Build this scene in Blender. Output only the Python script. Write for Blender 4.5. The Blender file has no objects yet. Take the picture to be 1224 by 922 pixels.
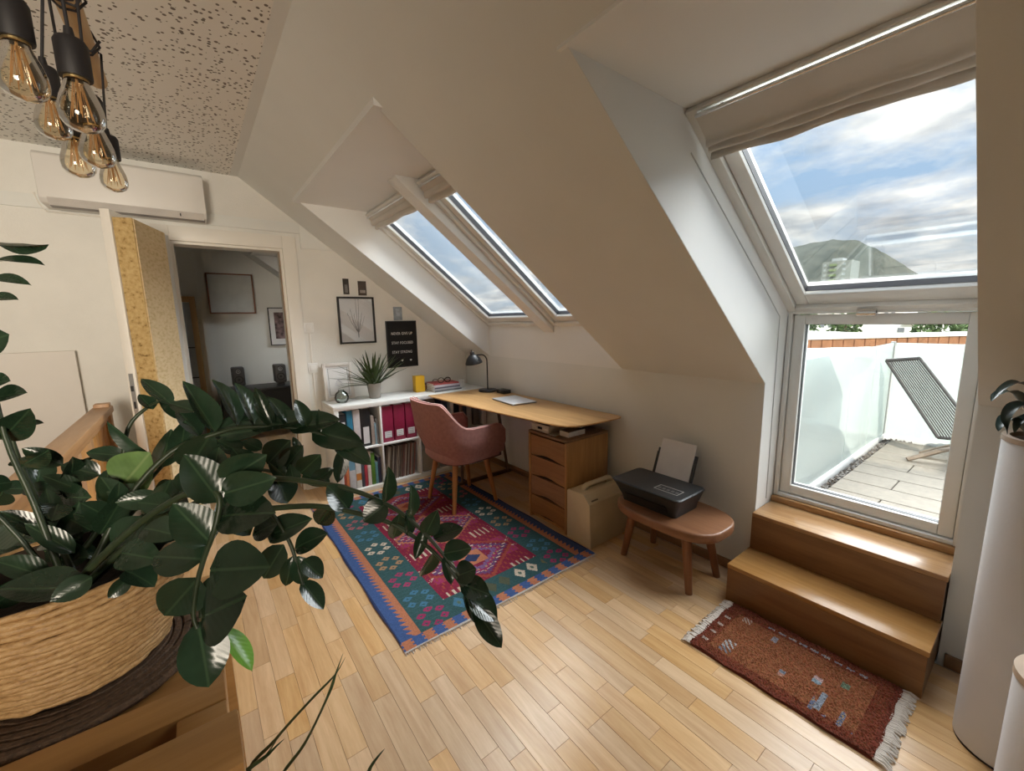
import bpy, bmesh, math, random
from mathutils import Vector, Matrix, Quaternion
random.seed(7)
PI = math.pi
sc = bpy.context.scene
COL = sc.collection

# ---------------------------------------------------------------- camera
cam_d = bpy.data.cameras.new('camera'); cam = bpy.data.objects.new('camera', cam_d); COL.objects.link(cam)
CR = ((0.794216, 0.109867, -0.59762), (-0.607352, 0.113509, -0.786282), (-0.018551, 0.987444, 0.156879))
CP = Vector((-2.3144, -3.8612, 1.4415))
cam.matrix_world = Matrix.Translation(CP) @ Matrix(CR).to_4x4()
cam_d.sensor_width = 36.0; cam_d.lens = 36.0*495.66/1224.0
cam_d.clip_start = 0.02; cam_d.clip_end = 5000
sc.camera = cam

# ---------------------------------------------------------------- world: blue sky with broken cloud
W = bpy.data.worlds.new('sky'); sc.world = W; W.use_nodes = True
nt = W.node_tree; nt.nodes.clear()
def N(nt, t, **k):
    n = nt.nodes.new(t)
    for a, b in k.items(): setattr(n, a, b)
    return n
def sky():
    L = nt.links.new
    out = N(nt, 'ShaderNodeOutputWorld'); bg = N(nt, 'ShaderNodeBackground'); tc = N(nt, 'ShaderNodeTexCoord')
    sep = N(nt, 'ShaderNodeSeparateXYZ'); L(tc.outputs['Generated'], sep.inputs[0])
    # project the direction on a cloud deck so that clouds flatten towards the horizon
    ma = N(nt, 'ShaderNodeMath', operation='ADD'); L(sep.outputs['Z'], ma.inputs[0]); ma.inputs[1].default_value = 0.22
    mx = N(nt, 'ShaderNodeMath', operation='MAXIMUM'); L(ma.outputs[0], mx.inputs[0]); mx.inputs[1].default_value = 0.05
    dv = N(nt, 'ShaderNodeVectorMath', operation='DIVIDE'); L(tc.outputs['Generated'], dv.inputs[0])
    cb = N(nt, 'ShaderNodeCombineXYZ'); [L(mx.outputs[0], cb.inputs[i]) for i in range(3)]; L(cb.outputs[0], dv.inputs[1])
    mp = N(nt, 'ShaderNodeMapping'); L(dv.outputs[0], mp.inputs[0])
    mp.inputs['Scale'].default_value = (1.0, 0.8, 0.0); mp.inputs['Location'].default_value = SKY_LOC; mp.inputs['Rotation'].default_value = (0, 0, 0.35)
    n1 = N(nt, 'ShaderNodeTexNoise'); L(mp.outputs[0], n1.inputs['Vector'])
    n1.inputs['Scale'].default_value = 1.7; n1.inputs['Detail'].default_value = 9; n1.inputs['Roughness'].default_value = 0.64; n1.inputs['Distortion'].default_value = 0.25
    cr = N(nt, 'ShaderNodeValToRGB'); L(n1.outputs['Fac'], cr.inputs[0])
    cr.color_ramp.elements[0].position = 0.40; cr.color_ramp.elements[0].color = (0, 0, 0, 1)
    cr.color_ramp.elements[1].position = 0.60; cr.color_ramp.elements[1].color = (1, 1, 1, 1)
    # cloud brightness: greyer undersides, white tops
    n2 = N(nt, 'ShaderNodeTexNoise'); L(mp.outputs[0], n2.inputs['Vector']); n2.inputs['Scale'].default_value = 4.5; n2.inputs['Detail'].default_value = 6
    cc = N(nt, 'ShaderNodeValToRGB'); L(n2.outputs['Fac'], cc.inputs[0])
    cc.color_ramp.elements[0].position = 0.36; cc.color_ramp.elements[0].color = (0.56, 0.61, 0.67, 1)
    cc.color_ramp.elements[1].position = 0.60; cc.color_ramp.elements[1].color = (1.22, 1.2, 1.16, 1)
    gr = N(nt, 'ShaderNodeValToRGB'); L(sep.outputs['Z'], gr.inputs[0])
    gr.color_ramp.elements[0].position = 0.0; gr.color_ramp.elements[0].color = (0.58, 0.72, 0.86, 1)
    gr.color_ramp.elements[1].position = 0.6; gr.color_ramp.elements[1].color = (0.22, 0.46, 0.85, 1)
    mix = N(nt, 'ShaderNodeMix', data_type='RGBA'); L(cr.outputs[0], mix.inputs['Factor']); L(gr.outputs[0], mix.inputs['A']); L(cc.outputs[0], mix.inputs['B'])
    L(mix.outputs['Result'], bg.inputs['Color']); bg.inputs['Strength'].default_value = SKY_STRENGTH
    L(bg.outputs[0], out.inputs['Surface'])
SKY_LOC = (1.4, 6.6, 0.0); SKY_STRENGTH = 0.92
sky()

# ---------------------------------------------------------------- low sun raking over the roof, an added broad fill sun outside the windows, and an added fill lamp behind the camera
def light(name, typ, loc, aim, energy, color, **k):
    d = bpy.data.lights.new(name, typ); d.energy = energy; d.color = color
    for a, b in k.items(): setattr(d, a, b)
    o = bpy.data.objects.new(name, d); COL.objects.link(o); o.location = loc
    o.rotation_euler = (Vector(aim)-Vector(loc)).to_track_quat('-Z', 'Y').to_euler()
    return o
light('sun', 'SUN', (-10, -8, 20), (-10+0.645, -8+0.57, 20-0.505), 5.0, (1.0, 0.93, 0.82), angle=0.009)
light('added_fill_sun', 'SUN', (10, -8, 20), (10-0.62, -8+0.02, 20-0.78), 14.0, (0.97, 0.985, 1.0), angle=1.3)  # second broad sun, added to brighten the interior through the windows
light('added_rear_fill', 'AREA', (-3.5, -5.9, 1.6), (-3.0, 0, 1.75), 15, (1.0, 0.88, 0.72), shape='RECTANGLE', size=1.2, size_y=1.2, spread=0.95)  # added lamp lifting the far wall; no window is built here
sc.view_settings.view_transform = 'Standard'; sc.view_settings.look = 'None'
sc.view_settings.exposure = 0.25; sc.view_settings.gamma = 1.0; sc.view_settings.use_curve_mapping = False

# ---------------------------------------------------------------- helpers
class B:
    def __init__(s): s.v = []; s.f = []; s.M = None
    def add(s, vs, fs):
        o = len(s.v)
        for p in vs:
            p = Vector(p)
            s.v.append(s.M @ p if s.M else p)
        s.f += [tuple(i+o for i in f) for f in fs]
        return s
    def box(s, x0, x1, y0, y1, z0, z1):
        return s.add([(x, y, z) for z in (z0, z1) for y in (y0, y1) for x in (x0, x1)],
                     [(0,2,3,1),(4,5,7,6),(0,1,5,4),(2,6,7,3),(0,4,6,2),(1,3,7,5)])
    def prism(s, poly, ax, a0, a1):
        n = len(poly)
        def mk(p, a): return {'x': (a, p[0], p[1]), 'y': (p[0], a, p[1]), 'z': (p[0], p[1], a)}[ax]
        vs = [mk(p, a0) for p in poly]+[mk(p, a1) for p in poly]
        return s.add(vs, [tuple(range(n)), tuple(range(2*n-1, n-1, -1))]+[(i, (i+1) % n, n+(i+1) % n, n+i) for i in range(n)])
    def tube(s, pts, r, n=8, cap=True, flat=None):
        pts = [Vector(p) for p in pts]; m = len(pts)
        rs = r if isinstance(r, (list, tuple)) else [r]*m
        up = None; vs = []
        for i, p in enumerate(pts):
            t = (pts[min(i+1, m-1)]-pts[max(i-1, 0)]).normalized()
            if up is None:
                up = Vector((0, 0, 1)) if abs(t.z) < .9 else Vector((1, 0, 0))
            a = t.cross(up).normalized(); b = a.cross(t).normalized(); up = b
            for k in range(n):
                w = 2*PI*k/n; vs.append(p+(a*math.cos(w)+b*math.sin(w)*(flat or 1))*rs[i])
        fs = [(i*n+k, i*n+(k+1) % n, (i+1)*n+(k+1) % n, (i+1)*n+k) for i in range(m-1) for k in range(n)]
        if cap: fs += [tuple(range(n-1, -1, -1)), tuple(range((m-1)*n, m*n))]
        return s.add(vs, fs)
    def cyl(s, p0, p1, r0, r1=None, n=16): return s.tube([p0, p1], [r0, r0 if r1 is None else r1], n)
    def lathe(s, prof, c=(0, 0, 0), n=24, cap=True):
        vs = [(c[0]+r*math.cos(2*PI*k/n), c[1]+r*math.sin(2*PI*k/n), c[2]+z) for r, z in prof for k in range(n)]
        m = len(prof)
        fs = [(i*n+k, i*n+(k+1) % n, (i+1)*n+(k+1) % n, (i+1)*n+k) for i in range(m-1) for k in range(n)]
        if cap: fs += [tuple(range(n-1, -1, -1)), tuple(range((m-1)*n, m*n))]
        return s.add(vs, fs)
    def grid(s, fn, nu, nv):
        vs = [fn(i/nu, j/nv) for j in range(nv+1) for i in range(nu+1)]
        return s.add(vs, [(j*(nu+1)+i, j*(nu+1)+i+1, (j+1)*(nu+1)+i+1, (j+1)*(nu+1)+i) for j in range(nv) for i in range(nu)])

def woff(p):
    o = Vector((0, 0, 0))
    while p: o += p.location; p = p.parent
    return o
def obj(name, b, m, parent=None, bev=0, smooth=None, kind=None, label=None, cat=None, group=None, origin=None, recalc=True, seg=2):
    me = bpy.data.meshes.new(name)
    off = woff(parent) if parent else Vector((0, 0, 0))
    loc = Vector(origin)-off if origin else Vector((0, 0, 0))
    vs = [v-off-loc for v in b.v]
    me.from_pydata(vs, [], b.f)
    bm = bmesh.new(); bm.from_mesh(me)
    if recalc: bmesh.ops.recalc_face_normals(bm, faces=bm.faces)
    if bev:
        es = [e for e in bm.edges if len(e.link_faces) == 2 and e.calc_face_angle(0) > .5]
        bmesh.ops.bevel(bm, geom=es, offset=bev, segments=seg, affect='EDGES', profile=.5, clamp_overlap=True)
    bm.to_mesh(me); bm.free()
    if smooth or bev:
        for p in me.polygons: p.use_smooth = True
        try: me.set_sharp_from_angle(angle=smooth or .6)
        except Exception: pass
    if m: me.materials.append(m)
    o = bpy.data.objects.new(name, me); COL.objects.link(o)
    o.location = loc
    if parent: o.parent = parent
    if kind: o['kind'] = kind
    tag(o, label, cat, group)
    return o
def tag(o, label=None, cat=None, group=None):
    if label: o['label'] = label
    if cat: o['category'] = cat
    if group: o['group'] = group
    return o
def thing(name, label, cat, loc, group=None):
    o = bpy.data.objects.new(name, None); COL.objects.link(o); o.location = loc; o.empty_display_size = .05
    return tag(o, label, cat, group)
def S(name, b, m, bev=0, smooth=None, parent=None): return obj(name, b, m, parent, bev=bev, smooth=smooth, kind=None if parent else 'structure')

# ---------------------------------------------------------------- materials
def mat(name):
    m = bpy.data.materials.new(name); m.use_nodes = True
    t = m.node_tree; p = t.nodes['Principled BSDF']
    return m, t, p, t.links.new
def ramp(t, src, stops):
    r = N(t, 'ShaderNodeValToRGB'); t.links.new(src, r.inputs[0]); e = r.color_ramp.elements
    while len(e) < len(stops): e.new(0.5)
    for k, (pos, c) in zip(e, stops): k.position = pos; k.color = (*c, 1)
    return r.outputs[0]
def noise(t, scale, detail=3, vec=None, stretch=None, rough=.5, dist=0):
    n = N(t, 'ShaderNodeTexNoise'); n.inputs['Scale'].default_value = scale; n.inputs['Detail'].default_value = detail; n.inputs['Roughness'].default_value = rough; n.inputs['Distortion'].default_value = dist
    if vec is None:
        vec = N(t, 'ShaderNodeNewGeometry').outputs['Position']
    if stretch:
        mp = N(t, 'ShaderNodeMapping'); mp.inputs['Scale'].default_value = stretch; t.links.new(vec, mp.inputs[0]); vec = mp.outputs[0]
    t.links.new(vec, n.inputs['Vector'])
    return n.outputs['Fac']
def bump(t, p, h, s, d=.01):
    b = N(t, 'ShaderNodeBump'); b.inputs['Strength'].default_value = s; b.inputs['Distance'].default_value = d
    t.links.new(h, b.inputs['Height']); t.links.new(b.outputs[0], p.inputs['Normal'])
def plain(name, c, rough=.5, metal=0, var=.06, scale=9, bmp=0, bscale=120, spec=.5, stretch=None):
    m, t, p, L = mat(name)
    f = noise(t, scale, 4, stretch=stretch)
    a = tuple(max(0, x*(1-var)) for x in c); b = tuple(x*(1+var) for x in c)
    L(ramp(t, f, [(.3, a), (.7, b)]), p.inputs['Base Color'])
    p.inputs['Roughness'].default_value = rough; p.inputs['Metallic'].default_value = metal; p.inputs['Specular IOR Level'].default_value = spec
    if bmp: bump(t, p, noise(t, bscale, 3), bmp, .004)
    return m
def wood(name, c1, c2, axis='y', rough=.4, tint=.0, scale=1.0, island=False, bmp=.05):
    m, t, p, L = mat(name)
    pos = N(t, 'ShaderNodeNewGeometry')
    vec = pos.outputs['Position']
    if tint:
        rnd = pos.outputs['Random Per Island'] if island else N(t, 'ShaderNodeObjectInfo').outputs['Random']
        off = N(t, 'ShaderNodeVectorMath', operation='ADD'); sc_ = N(t, 'ShaderNodeMath', operation='MULTIPLY'); sc_.inputs[1].default_value = 37.0
        L(rnd, sc_.inputs[0]); cb = N(t, 'ShaderNodeCombineXYZ'); [L(sc_.outputs[0], cb.inputs[i]) for i in range(3)]
        L(vec, off.inputs[0]); L(cb.outputs[0], off.inputs[1]); vec = off.outputs[0]
    st = {'x': (1.2, 16, 16), 'y': (16, 1.2, 16), 'z': (16, 16, 1.2)}[axis]
    st = tuple(k*scale for k in st)
    f1 = noise(t, 1.6, 6, vec, st, .6, .8); f2 = noise(t, 9, 3, vec, st, .7)
    mx = N(t, 'ShaderNodeMath', operation='MULTIPLY_ADD'); L(f2, mx.inputs[0]); mx.inputs[1].default_value = .35; L(f1, mx.inputs[2])
    col = ramp(t, mx.outputs[0], [(.45, c1), (.85, c2)])
    if tint:
        hv = N(t, 'ShaderNodeHueSaturation'); L(col, hv.inputs['Color'])
        mr = N(t, 'ShaderNodeMapRange'); L(rnd, mr.inputs[0]); mr.inputs[3].default_value = 1-tint; mr.inputs[4].default_value = 1+tint
        L(mr.outputs[0], hv.inputs['Value'])
        r2 = N(t, 'ShaderNodeMath', operation='FRACT'); m7 = N(t, 'ShaderNodeMath', operation='MULTIPLY'); L(rnd, m7.inputs[0]); m7.inputs[1].default_value = 7.3; L(m7.outputs[0], r2.inputs[0])
        ms = N(t, 'ShaderNodeMapRange'); L(r2.outputs[0], ms.inputs[0]); ms.inputs[3].default_value = .85; ms.inputs[4].default_value = 1.12; L(ms.outputs[0], hv.inputs['Saturation'])
        col = hv.outputs[0]
    L(col, p.inputs['Base Color']); p.inputs['Roughness'].default_value = rough
    if bmp: bump(t, p, mx.outputs[0], bmp, .002)
    return m
def glassy(name, tint=(1, 1, 1), gloss=.06, rough=0.0, fres=True):
    m = bpy.data.materials.new(name); m.use_nodes = True; t = m.node_tree; t.nodes.clear(); L = t.links.new
    o = N(t, 'ShaderNodeOutputMaterial'); a = N(t, 'ShaderNodeBsdfTransparent'); a.inputs[0].default_value = (*tint, 1)
    g = N(t, 'ShaderNodeBsdfGlossy'); g.inputs['Roughness'].default_value = rough
    mx = N(t, 'ShaderNodeMixShader')
    lw = N(t, 'ShaderNodeLayerWeight'); lw.inputs[0].default_value = .25
    mr = N(t, 'ShaderNodeMapRange'); L(lw.outputs['Fresnel'], mr.inputs[0]); mr.inputs[3].default_value = gloss*.5; mr.inputs[4].default_value = min(.9, gloss*8)
    L(mr.outputs[0], mx.inputs[0]); L(a.outputs[0], mx.inputs[1]); L(g.outputs[0], mx.inputs[2]); L(mx.outputs[0], o.inputs[0])
    return m
M = {}
M['plaster'] = plain('plaster', (.78, .79, .765), .9, var=.02, scale=3, bmp=.12, bscale=160, spec=.2)
M['plaster_rough'] = plain('rough_plaster', (.80, .79, .75), .95, var=.03, scale=5, bmp=.35, bscale=130, spec=.15)
M['white'] = plain('white_lacquer', (.82, .82, .80), .35, var=.015)
M['reveal'] = plain('white_reveal', (.84, .84, .82), .55, var=.01, scale=4)
M['frame'] = plain('window_frame_white', (.80, .80, .77), .35, var=.015)
M['gasket'] = plain('black_gasket', (.03, .03, .035), .5)
M['alu'] = plain('brushed_aluminium', (.75, .76, .77), .25, 1.0, var=.05)
M['grey_metal'] = plain('grey_metal', (.42, .42, .42), .35, .9)
M['black'] = plain('black_plastic', (.018, .018, .02), .42)
M['black_matt'] = plain('matt_black', (.012, .012, .013), .8, bmp=.1)
M['glass'] = glassy('window_glass', (.97, .985, .98), .05)
# ================================================================ structure
A = math.radians(36.95); TA = math.tan(A); HK = 1.0917; ZC = 2.535
XT = -(ZC-HK)/TA
def sl(s, off=0): return (-s*math.cos(A)+off*math.sin(A), HK+s*math.sin(A)+off*math.cos(A))   # (x, z) on the slope, s up from the knee wall
ST = (ZC-HK)/math.sin(A)

# floor: sub-floor, then oak strips laid along the room
floor = S('floor', B().box(-4.6, 0.0, -6, 2.7, -.12, -.0105), plain('subfloor', (.10, .06, .035), .8))
M['oak'] = wood('oak_strip', (.47, .275, .125), (.63, .42, .225), 'y', .30, .10, .9)
M['oak_far'] = wood('oak_strip_field', (.47, .275, .125), (.63, .42, .225), 'y', .30, .10, .9, island=True)
def strip_mesh(w, l, h=.0105, e=.0007):
    b = B(); b.add([(0, 0, -h), (w, 0, -h), (w, l, -h), (0, l, -h), (0, 0, -e), (w, 0, -e), (w, l, -e), (0, l, -e), (e, e, 0), (w-e, e, 0), (w-e, l-e, 0), (e, l-e, 0)],
                   [(0,1,5,4),(1,2,6,5),(2,3,7,6),(3,0,4,7),(4,5,9,8),(5,6,10,9),(6,7,11,10),(7,4,8,11),(8,9,10,11)])
    return b
CF = Vector((0.59762, 0.786282, -0.156879)); CRt = Vector((CR[0][0], CR[1][0], CR[2][0])); CU = Vector((CR[0][1], CR[1][1], CR[2][1]))
def px(P):
    d = Vector(P)-CP; z = d.dot(CF)
    if z < .05: return None
    return 612+495.66*d.dot(CRt)/z, 461-495.66*d.dot(CU)/z, z
rf = random.Random(3)
strips = []
x = -4.6; PW = .0705
lens = (.24, .31, .38, .46, .55)
while x < -.02:
    y = -6+rf.random()*.5-.5
    while y < 2.7:
        l = rf.choice(lens); y0 = max(y, -6); y1 = min(y+l, 2.7)
        if y1-y0 > .03: strips.append((x, y0, min(PW, -.002-x), y1-y0))
        y += l
    x += PW
def vis(s):
    q = px((s[0]+s[2]/2, s[1]+s[3]/2, 0))
    if not q or not (-20 < q[0] < 1244 and -20 < q[1] < 960): return 0
    if s[0]+.03 > -.28 and -3.72 < s[1] < -2.9: return 0
    a = s[2]*s[3]/q[2]**3
    if -1.72 < s[0]+.035 < -.5 and -2.25 < s[1] and s[1]+s[3] < -.46: return a*.02       # under the rug
    if q[0] < 262 and q[1] > 560: return a*.05
    return a
strips.sort(key=vis, reverse=True)
cache = {}
for s in strips[:298]:
    l = round(s[3]-.0006, 4); w = round(s[2]-.0006, 4)
    if (w, l) not in cache:
        me = bpy.data.meshes.new('plank'); bb = strip_mesh(w, l); me.from_pydata(bb.v, [], bb.f); me.materials.append(M['oak']); cache[(w, l)] = me
    o = bpy.data.objects.new('plank', cache[(w, l)]); COL.objects.link(o); o.location = (s[0], s[1], 0); o.parent = floor
bb = B()
for s in strips[298:]:
    k = strip_mesh(s[2]-.0006, s[3]-.0006); bb.add([v+Vector((s[0], s[1], 0)) for v in k.v], k.f)
o = obj('plank_field', bb, M['oak_far'], floor); o['kind'] = 'stuff'

# walls
DX0, DX1, DH = -2.372, -1.672, 2.035     # door opening
b = B().box(-4.6, DX0, 0, .15, -.1, 2.62).box(DX0, DX1, 0, .15, DH, 2.62).prism([(DX1, -.1), (.1, -.1), (.1, 1.25), (DX1, 2.62)], 'y', 0, .15)
S('wall_far', b, M['plaster_rough'])
Y0, Y1 = -2.972, -3.708                 # terrace window bay
S('wall_right', B().box(0, .12, Y0+.001, 0, -.1, HK).box(0, .12, -6, Y1-.001, -.1, HK), M['plaster'])
S('wall_near', B().box(-4.6, 0, -6.12, -6, 0, 2.62), M['plaster'])
S('wall_left', B().box(-4.72, -4.6, -6, 2.7, 0, 2.62), M['plaster'])
# sloping ceiling with its three openings
def slope(name, ys, holes):
    b = B(); ss = sorted({0, ST}|{h[2] for h in holes}); yy = sorted(set(ys)|{h[0] for h in holes}|{h[1] for h in holes})
    for y0, y1 in zip(yy, yy[1:]):
        for s0, s1 in zip(ss, ss[1:]):
            ym, sm = (y0+y1)/2, (s0+s1)/2
            if any(h[0] < ym < h[1] and sm < h[2] for h in holes): continue
            b.prism([sl(s0), sl(s1), sl(s1, .06), sl(s0, .06)], 'y', y0, y1)
    return S(name, b, M['plaster'])
TY0, TY1, TZ = -.458, -2.070, 2.297     # twin skylight recess
ts = (TZ-HK)/math.sin(A); bs = (2.165-HK)/math.sin(A)
slope('ceiling_slope', [-6, 0], [(TY1-.001, TY0+.001, ts+.002), (Y1-.001, Y0+.001, bs+.002)])
slope('ceiling_slope_far', [.15, 2.72], [(.749, 2.361, ts+.002)])
# ceiling: perforated acoustic board with a plain margin
m, t, p, L = mat('perforated_acoustic_board')
pos = N(t, 'ShaderNodeNewGeometry').outputs['Position']
wob = noise(t, 30, 1)
mp = N(t, 'ShaderNodeMapping'); mp.inputs['Scale'].default_value = (1, 1, 0); L(pos, mp.inputs[0])
def dots(scale, r0, seed):
    m2 = N(t, 'ShaderNodeMapping'); m2.inputs['Location'].default_value = (seed, seed*.7, 0); L(mp.outputs[0], m2.inputs[0])
    v = N(t, 'ShaderNodeTexVoronoi'); v.inputs['Scale'].default_value = scale; v.inputs['Randomness'].default_value = .75; L(m2.outputs[0], v.inputs['Vector'])
    lt = N(t, 'ShaderNodeMath', operation='LESS_THAN'); L(v.outputs['Distance'], lt.inputs[0]); sp = N(t, 'ShaderNodeSeparateColor'); L(v.outputs['Color'], sp.inputs[0])
    mr = N(t, 'ShaderNodeMapRange'); L(sp.outputs[0], mr.inputs[0]); mr.inputs[3].default_value = r0*.45; mr.inputs[4].default_value = r0; L(mr.outputs[0], lt.inputs[1])
    return lt.outputs[0]
d1, d2 = dots(46, .36, 0), dots(34, .26, 5.3)
mxx = N(t, 'ShaderNodeMath', operation='MAXIMUM'); L(d1, mxx.inputs[0]); L(d2, mxx.inputs[1])
mix = N(t, 'ShaderNodeMix', data_type='RGBA'); L(mxx.outputs[0], mix.inputs['Factor']); mix.inputs['A'].default_value = (.86, .84, .79, 1); mix.inputs['B'].default_value = (.20, .175, .15, 1)
L(mix.outputs['Result'], p.inputs['Base Color']); p.inputs['Roughness'].default_value = .9; bump(t, p, mxx.outputs[0], -.6, .004)
M['board'] = m
ceil = S('ceiling', B().box(-4.6, XT-.05, -6, 0, ZC, ZC+.1), M['board'])
S('ceiling_margin', B().box(XT-.05, XT+.06, -6, 0, ZC, ZC+.1), M['plaster'], parent=ceil)
S('ceiling_far', B().box(-3.4, XT+.06, .15, 2.72, ZC, ZC+.1), M['plaster'])
# room beyond the door
S('wall_beyond', B().box(-3.4, .1, 2.72, 2.84, 0, 2.62), M['plaster'])
S('wall_beyond_left', B().box(-3.5, -3.4, .15, 2.84, 0, 2.62), M['plaster'])
S('wall_beyond_right', B().box(0, .12, .15, 2.72, 0, HK+.38), M['plaster'])
# baseboards
M['oak_trim'] = wood('oak_trim', (.20, .11, .055), (.33, .19, .10), 'y', .45)
S('baseboard_right', B().box(-.016, 0, Y0+.015, -.015, 0, .055).box(-.016, 0, -6, Y1-.02, 0, .055), M['oak_trim'], .003)
S('baseboard_far', B().box(-4.6, DX0-.1, -.016, 0, 0, .055).box(DX1+.1, -1.5, -.016, 0, 0, .055), M['white'], .003)
# flush boards over the door, door lining and casing
S('trim_1', B().box(-4.6, -1.535, -.012, 0, 2.165, 2.245).prism([(-1.535, 2.05), (-1.285, 2.05), (-1.535, 2.245)], 'y', -.012, 0), M['plaster'], .002)
M['door_white'] = plain('door_paint', (.80, .77, .71), .45, var=.01)
b = B().box(DX0-.095, DX0, -.025, 0, 0, DH+.1).box(DX1, DX1+.1, -.025, 0, 0, DH+.1).box(DX0, DX1, -.025, 0, DH, DH+.1)
dr = S('door_1', b, M['door_white'], .003)
S('door_stop', B().box(DX0, DX0+.018, .0, .15, 0, DH).box(DX1-.018, DX1, 0, .15, 0, DH).box(DX0+.018, DX1-.018, 0, .15, DH-.018, DH), M['door_white'], parent=dr)
S('door_seal', B().box(DX1-.024, DX1-.018, .02, .04, 0, DH-.02), plain('wood_seal', (.34, .23, .15), .6), parent=dr)
# open door leaf: white edge, thick cork slab on its face
hx, hy = DX0, -.012
dv = Vector((-2.597+2.372, -.725, 0)).normalized(); nv = Vector((dv.y, -dv.x, 0))     # along the leaf, and away from the slab
ML = Matrix(((dv.x, nv.x, 0, hx), (dv.y, nv.y, 0, hy), (0, 0, 1, .012), (0, 0, 0, 1)))
LW = .755
leaf = thing('door_leaf', 'open white door leaf with a thick cork slab on its face', 'door', (hx, hy, 0))
def lb(): k = B(); k.M = ML; return k
obj('leaf_panel', lb().box(.01, LW, 0, .042, 0, 2.05), M['door_white'], leaf, bev=.003)
m, t, p, L = mat('pressed_cork_fibre'); f1 = noise(t, 55, 4); f2 = noise(t, 14, 3, stretch=(1, 1, 2.5))
L(ramp(t, f1, [(.28, (.19, .11, .03)), (.42, (.47, .32, .13)), (.75, (.60, .44, .21))]), p.inputs['Base Color']); p.inputs['Roughness'].default_value = .95; bump(t, p, f1, .5, .006)
M['cork'] = m
m, t, p, L = mat('cork_face'); f1 = noise(t, 70, 3, stretch=(.4, .4, 1)); L(ramp(t, f1, [(.3, (.50, .36, .18)), (.5, (.62, .47, .27)), (.8, (.67, .53, .33))]), p.inputs['Base Color']); p.inputs['Roughness'].default_value = .95; bump(t, p, f1, .2, .003)
M['cork_face'] = m
slab = obj('cork_slab', lb().box(.35, LW-.012, -.088, -.001, 0, 2.012), M['cork'], leaf, bev=.004)
obj('cork_facing', lb().box(.35, LW-.02, -.093, -.0885, 0, 2.008), M['cork_face'], slab)
lk = obj('lock_plate', lb().box(LW, LW+.002, .012, .032, .93, 1.17), M['grey_metal'], leaf)
obj('latch_bolt', lb().box(LW+.0015, LW+.010, .016, .028, 1.07, 1.10).box(LW+.0015, LW+.004, .017, .027, .97, 1.01), M['black'], lk)
# twin skylight recess lining
tp = [(.002, HK+.002), (.002, 1.43), (.06, 1.43), (-1.10, 2.36), (-1.13, TZ+.02), sl(ts, .002)]
b = B().prism(tp, 'y', TY0, TY0+.03).prism(tp, 'y', TY1-.03, TY1)
b.box(sl(ts)[0]-.04, -1.08, TY1-.03, TY0+.03, TZ, TZ+.03).box(0, .1, TY1-.03, TY0+.03, HK, 1.425)
S('trim_2', b, M['reveal'])
bL = [(.2335+.03, -.1), (.2335+.03, 1.52), (-.80, 2.215), (-.83, 2.165), sl(bs, .002), (.002, HK+.002), (.002, -.1)]
b = B().prism(bL, 'y', Y0, Y0+.03).prism(bL, 'y', Y1-.03, Y1).box(-1.44, -.78, Y1-.03, Y0+.03, 2.165, 2.225).box(.24, .29, Y1-.03, Y0+.03, -.1, .40).box(.0, .24, Y1-.03, Y0+.03, -.1, -.012)
tr3 = S('trim_3', b, M['reveal'])
# shallow groove line of the reveal panel on the left cheek
gp = [(-.80, 2.03), (-.117, 1.587), (.113, 1.432), (.128, .43)]
b = B()
for q0, q1 in zip(gp, gp[1:]): b.tube([(q0[0], Y0-.0005, q0[1]), (q1[0], Y0-.0005, q1[1])], .0032, 6)
S('trim_bead', b, plain('bead_grey', (.55, .55, .54), .5), parent=tr3)
fl = [(0, HK), (0, 1.43), (.04, 1.43), (-1.13, 2.34), (-1.13, TZ), sl(ts)]
S('trim_4', B().prism(fl, 'y', 2.36, 2.39).prism(fl, 'y', .72, .75).box(sl(ts)[0]-.04, -1.08, .72, 2.39, TZ, TZ+.03), M['reveal'])

# ---------------------------------------------------------------- roof windows
def frame_mb(y0, y1, lo, hi, w, d0, d1, wb=None, wt=None):
    """four bars of a frame in a tilted plane; lo, hi = (x, z) of the lower and upper edge, d = depth towards outside"""
    lo = Vector((lo[0], 0, lo[1])); hi = Vector((hi[0], 0, hi[1])); s = (hi-lo).normalized(); n = Vector((-s.z, 0, s.x)); n = -n if n.z < 0 and abs(n.z) > .2 else n
    if n.x < 0: n = -n
    Ln = (hi-lo).length
    k = B(); k.M = Matrix(((0, s.x, n.x, lo.x), (1, s.y, n.y, 0), (0, s.z, n.z, lo.z), (0, 0, 0, 1)))
    if w is None: k.box(y0, y1, 0, Ln, d0, d1)
    else:
        wb = wb or w; wt = wt or w
        k.box(y0, y0+w, 0, Ln, d0, d1).box(y1-w, y1, 0, Ln, d0, d1).box(y0+w, y1-w, 0, wb, d0, d1).box(y0+w, y1-w, Ln-wt, Ln, d0, d1)
    return k, Ln
def inset(lo, hi, a, b_=None):
    lo = Vector(lo); hi = Vector(hi); s = (hi-lo).normalized(); b_ = a if b_ is None else b_
    return tuple(lo+s*a), tuple(hi-s*b_)
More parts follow.
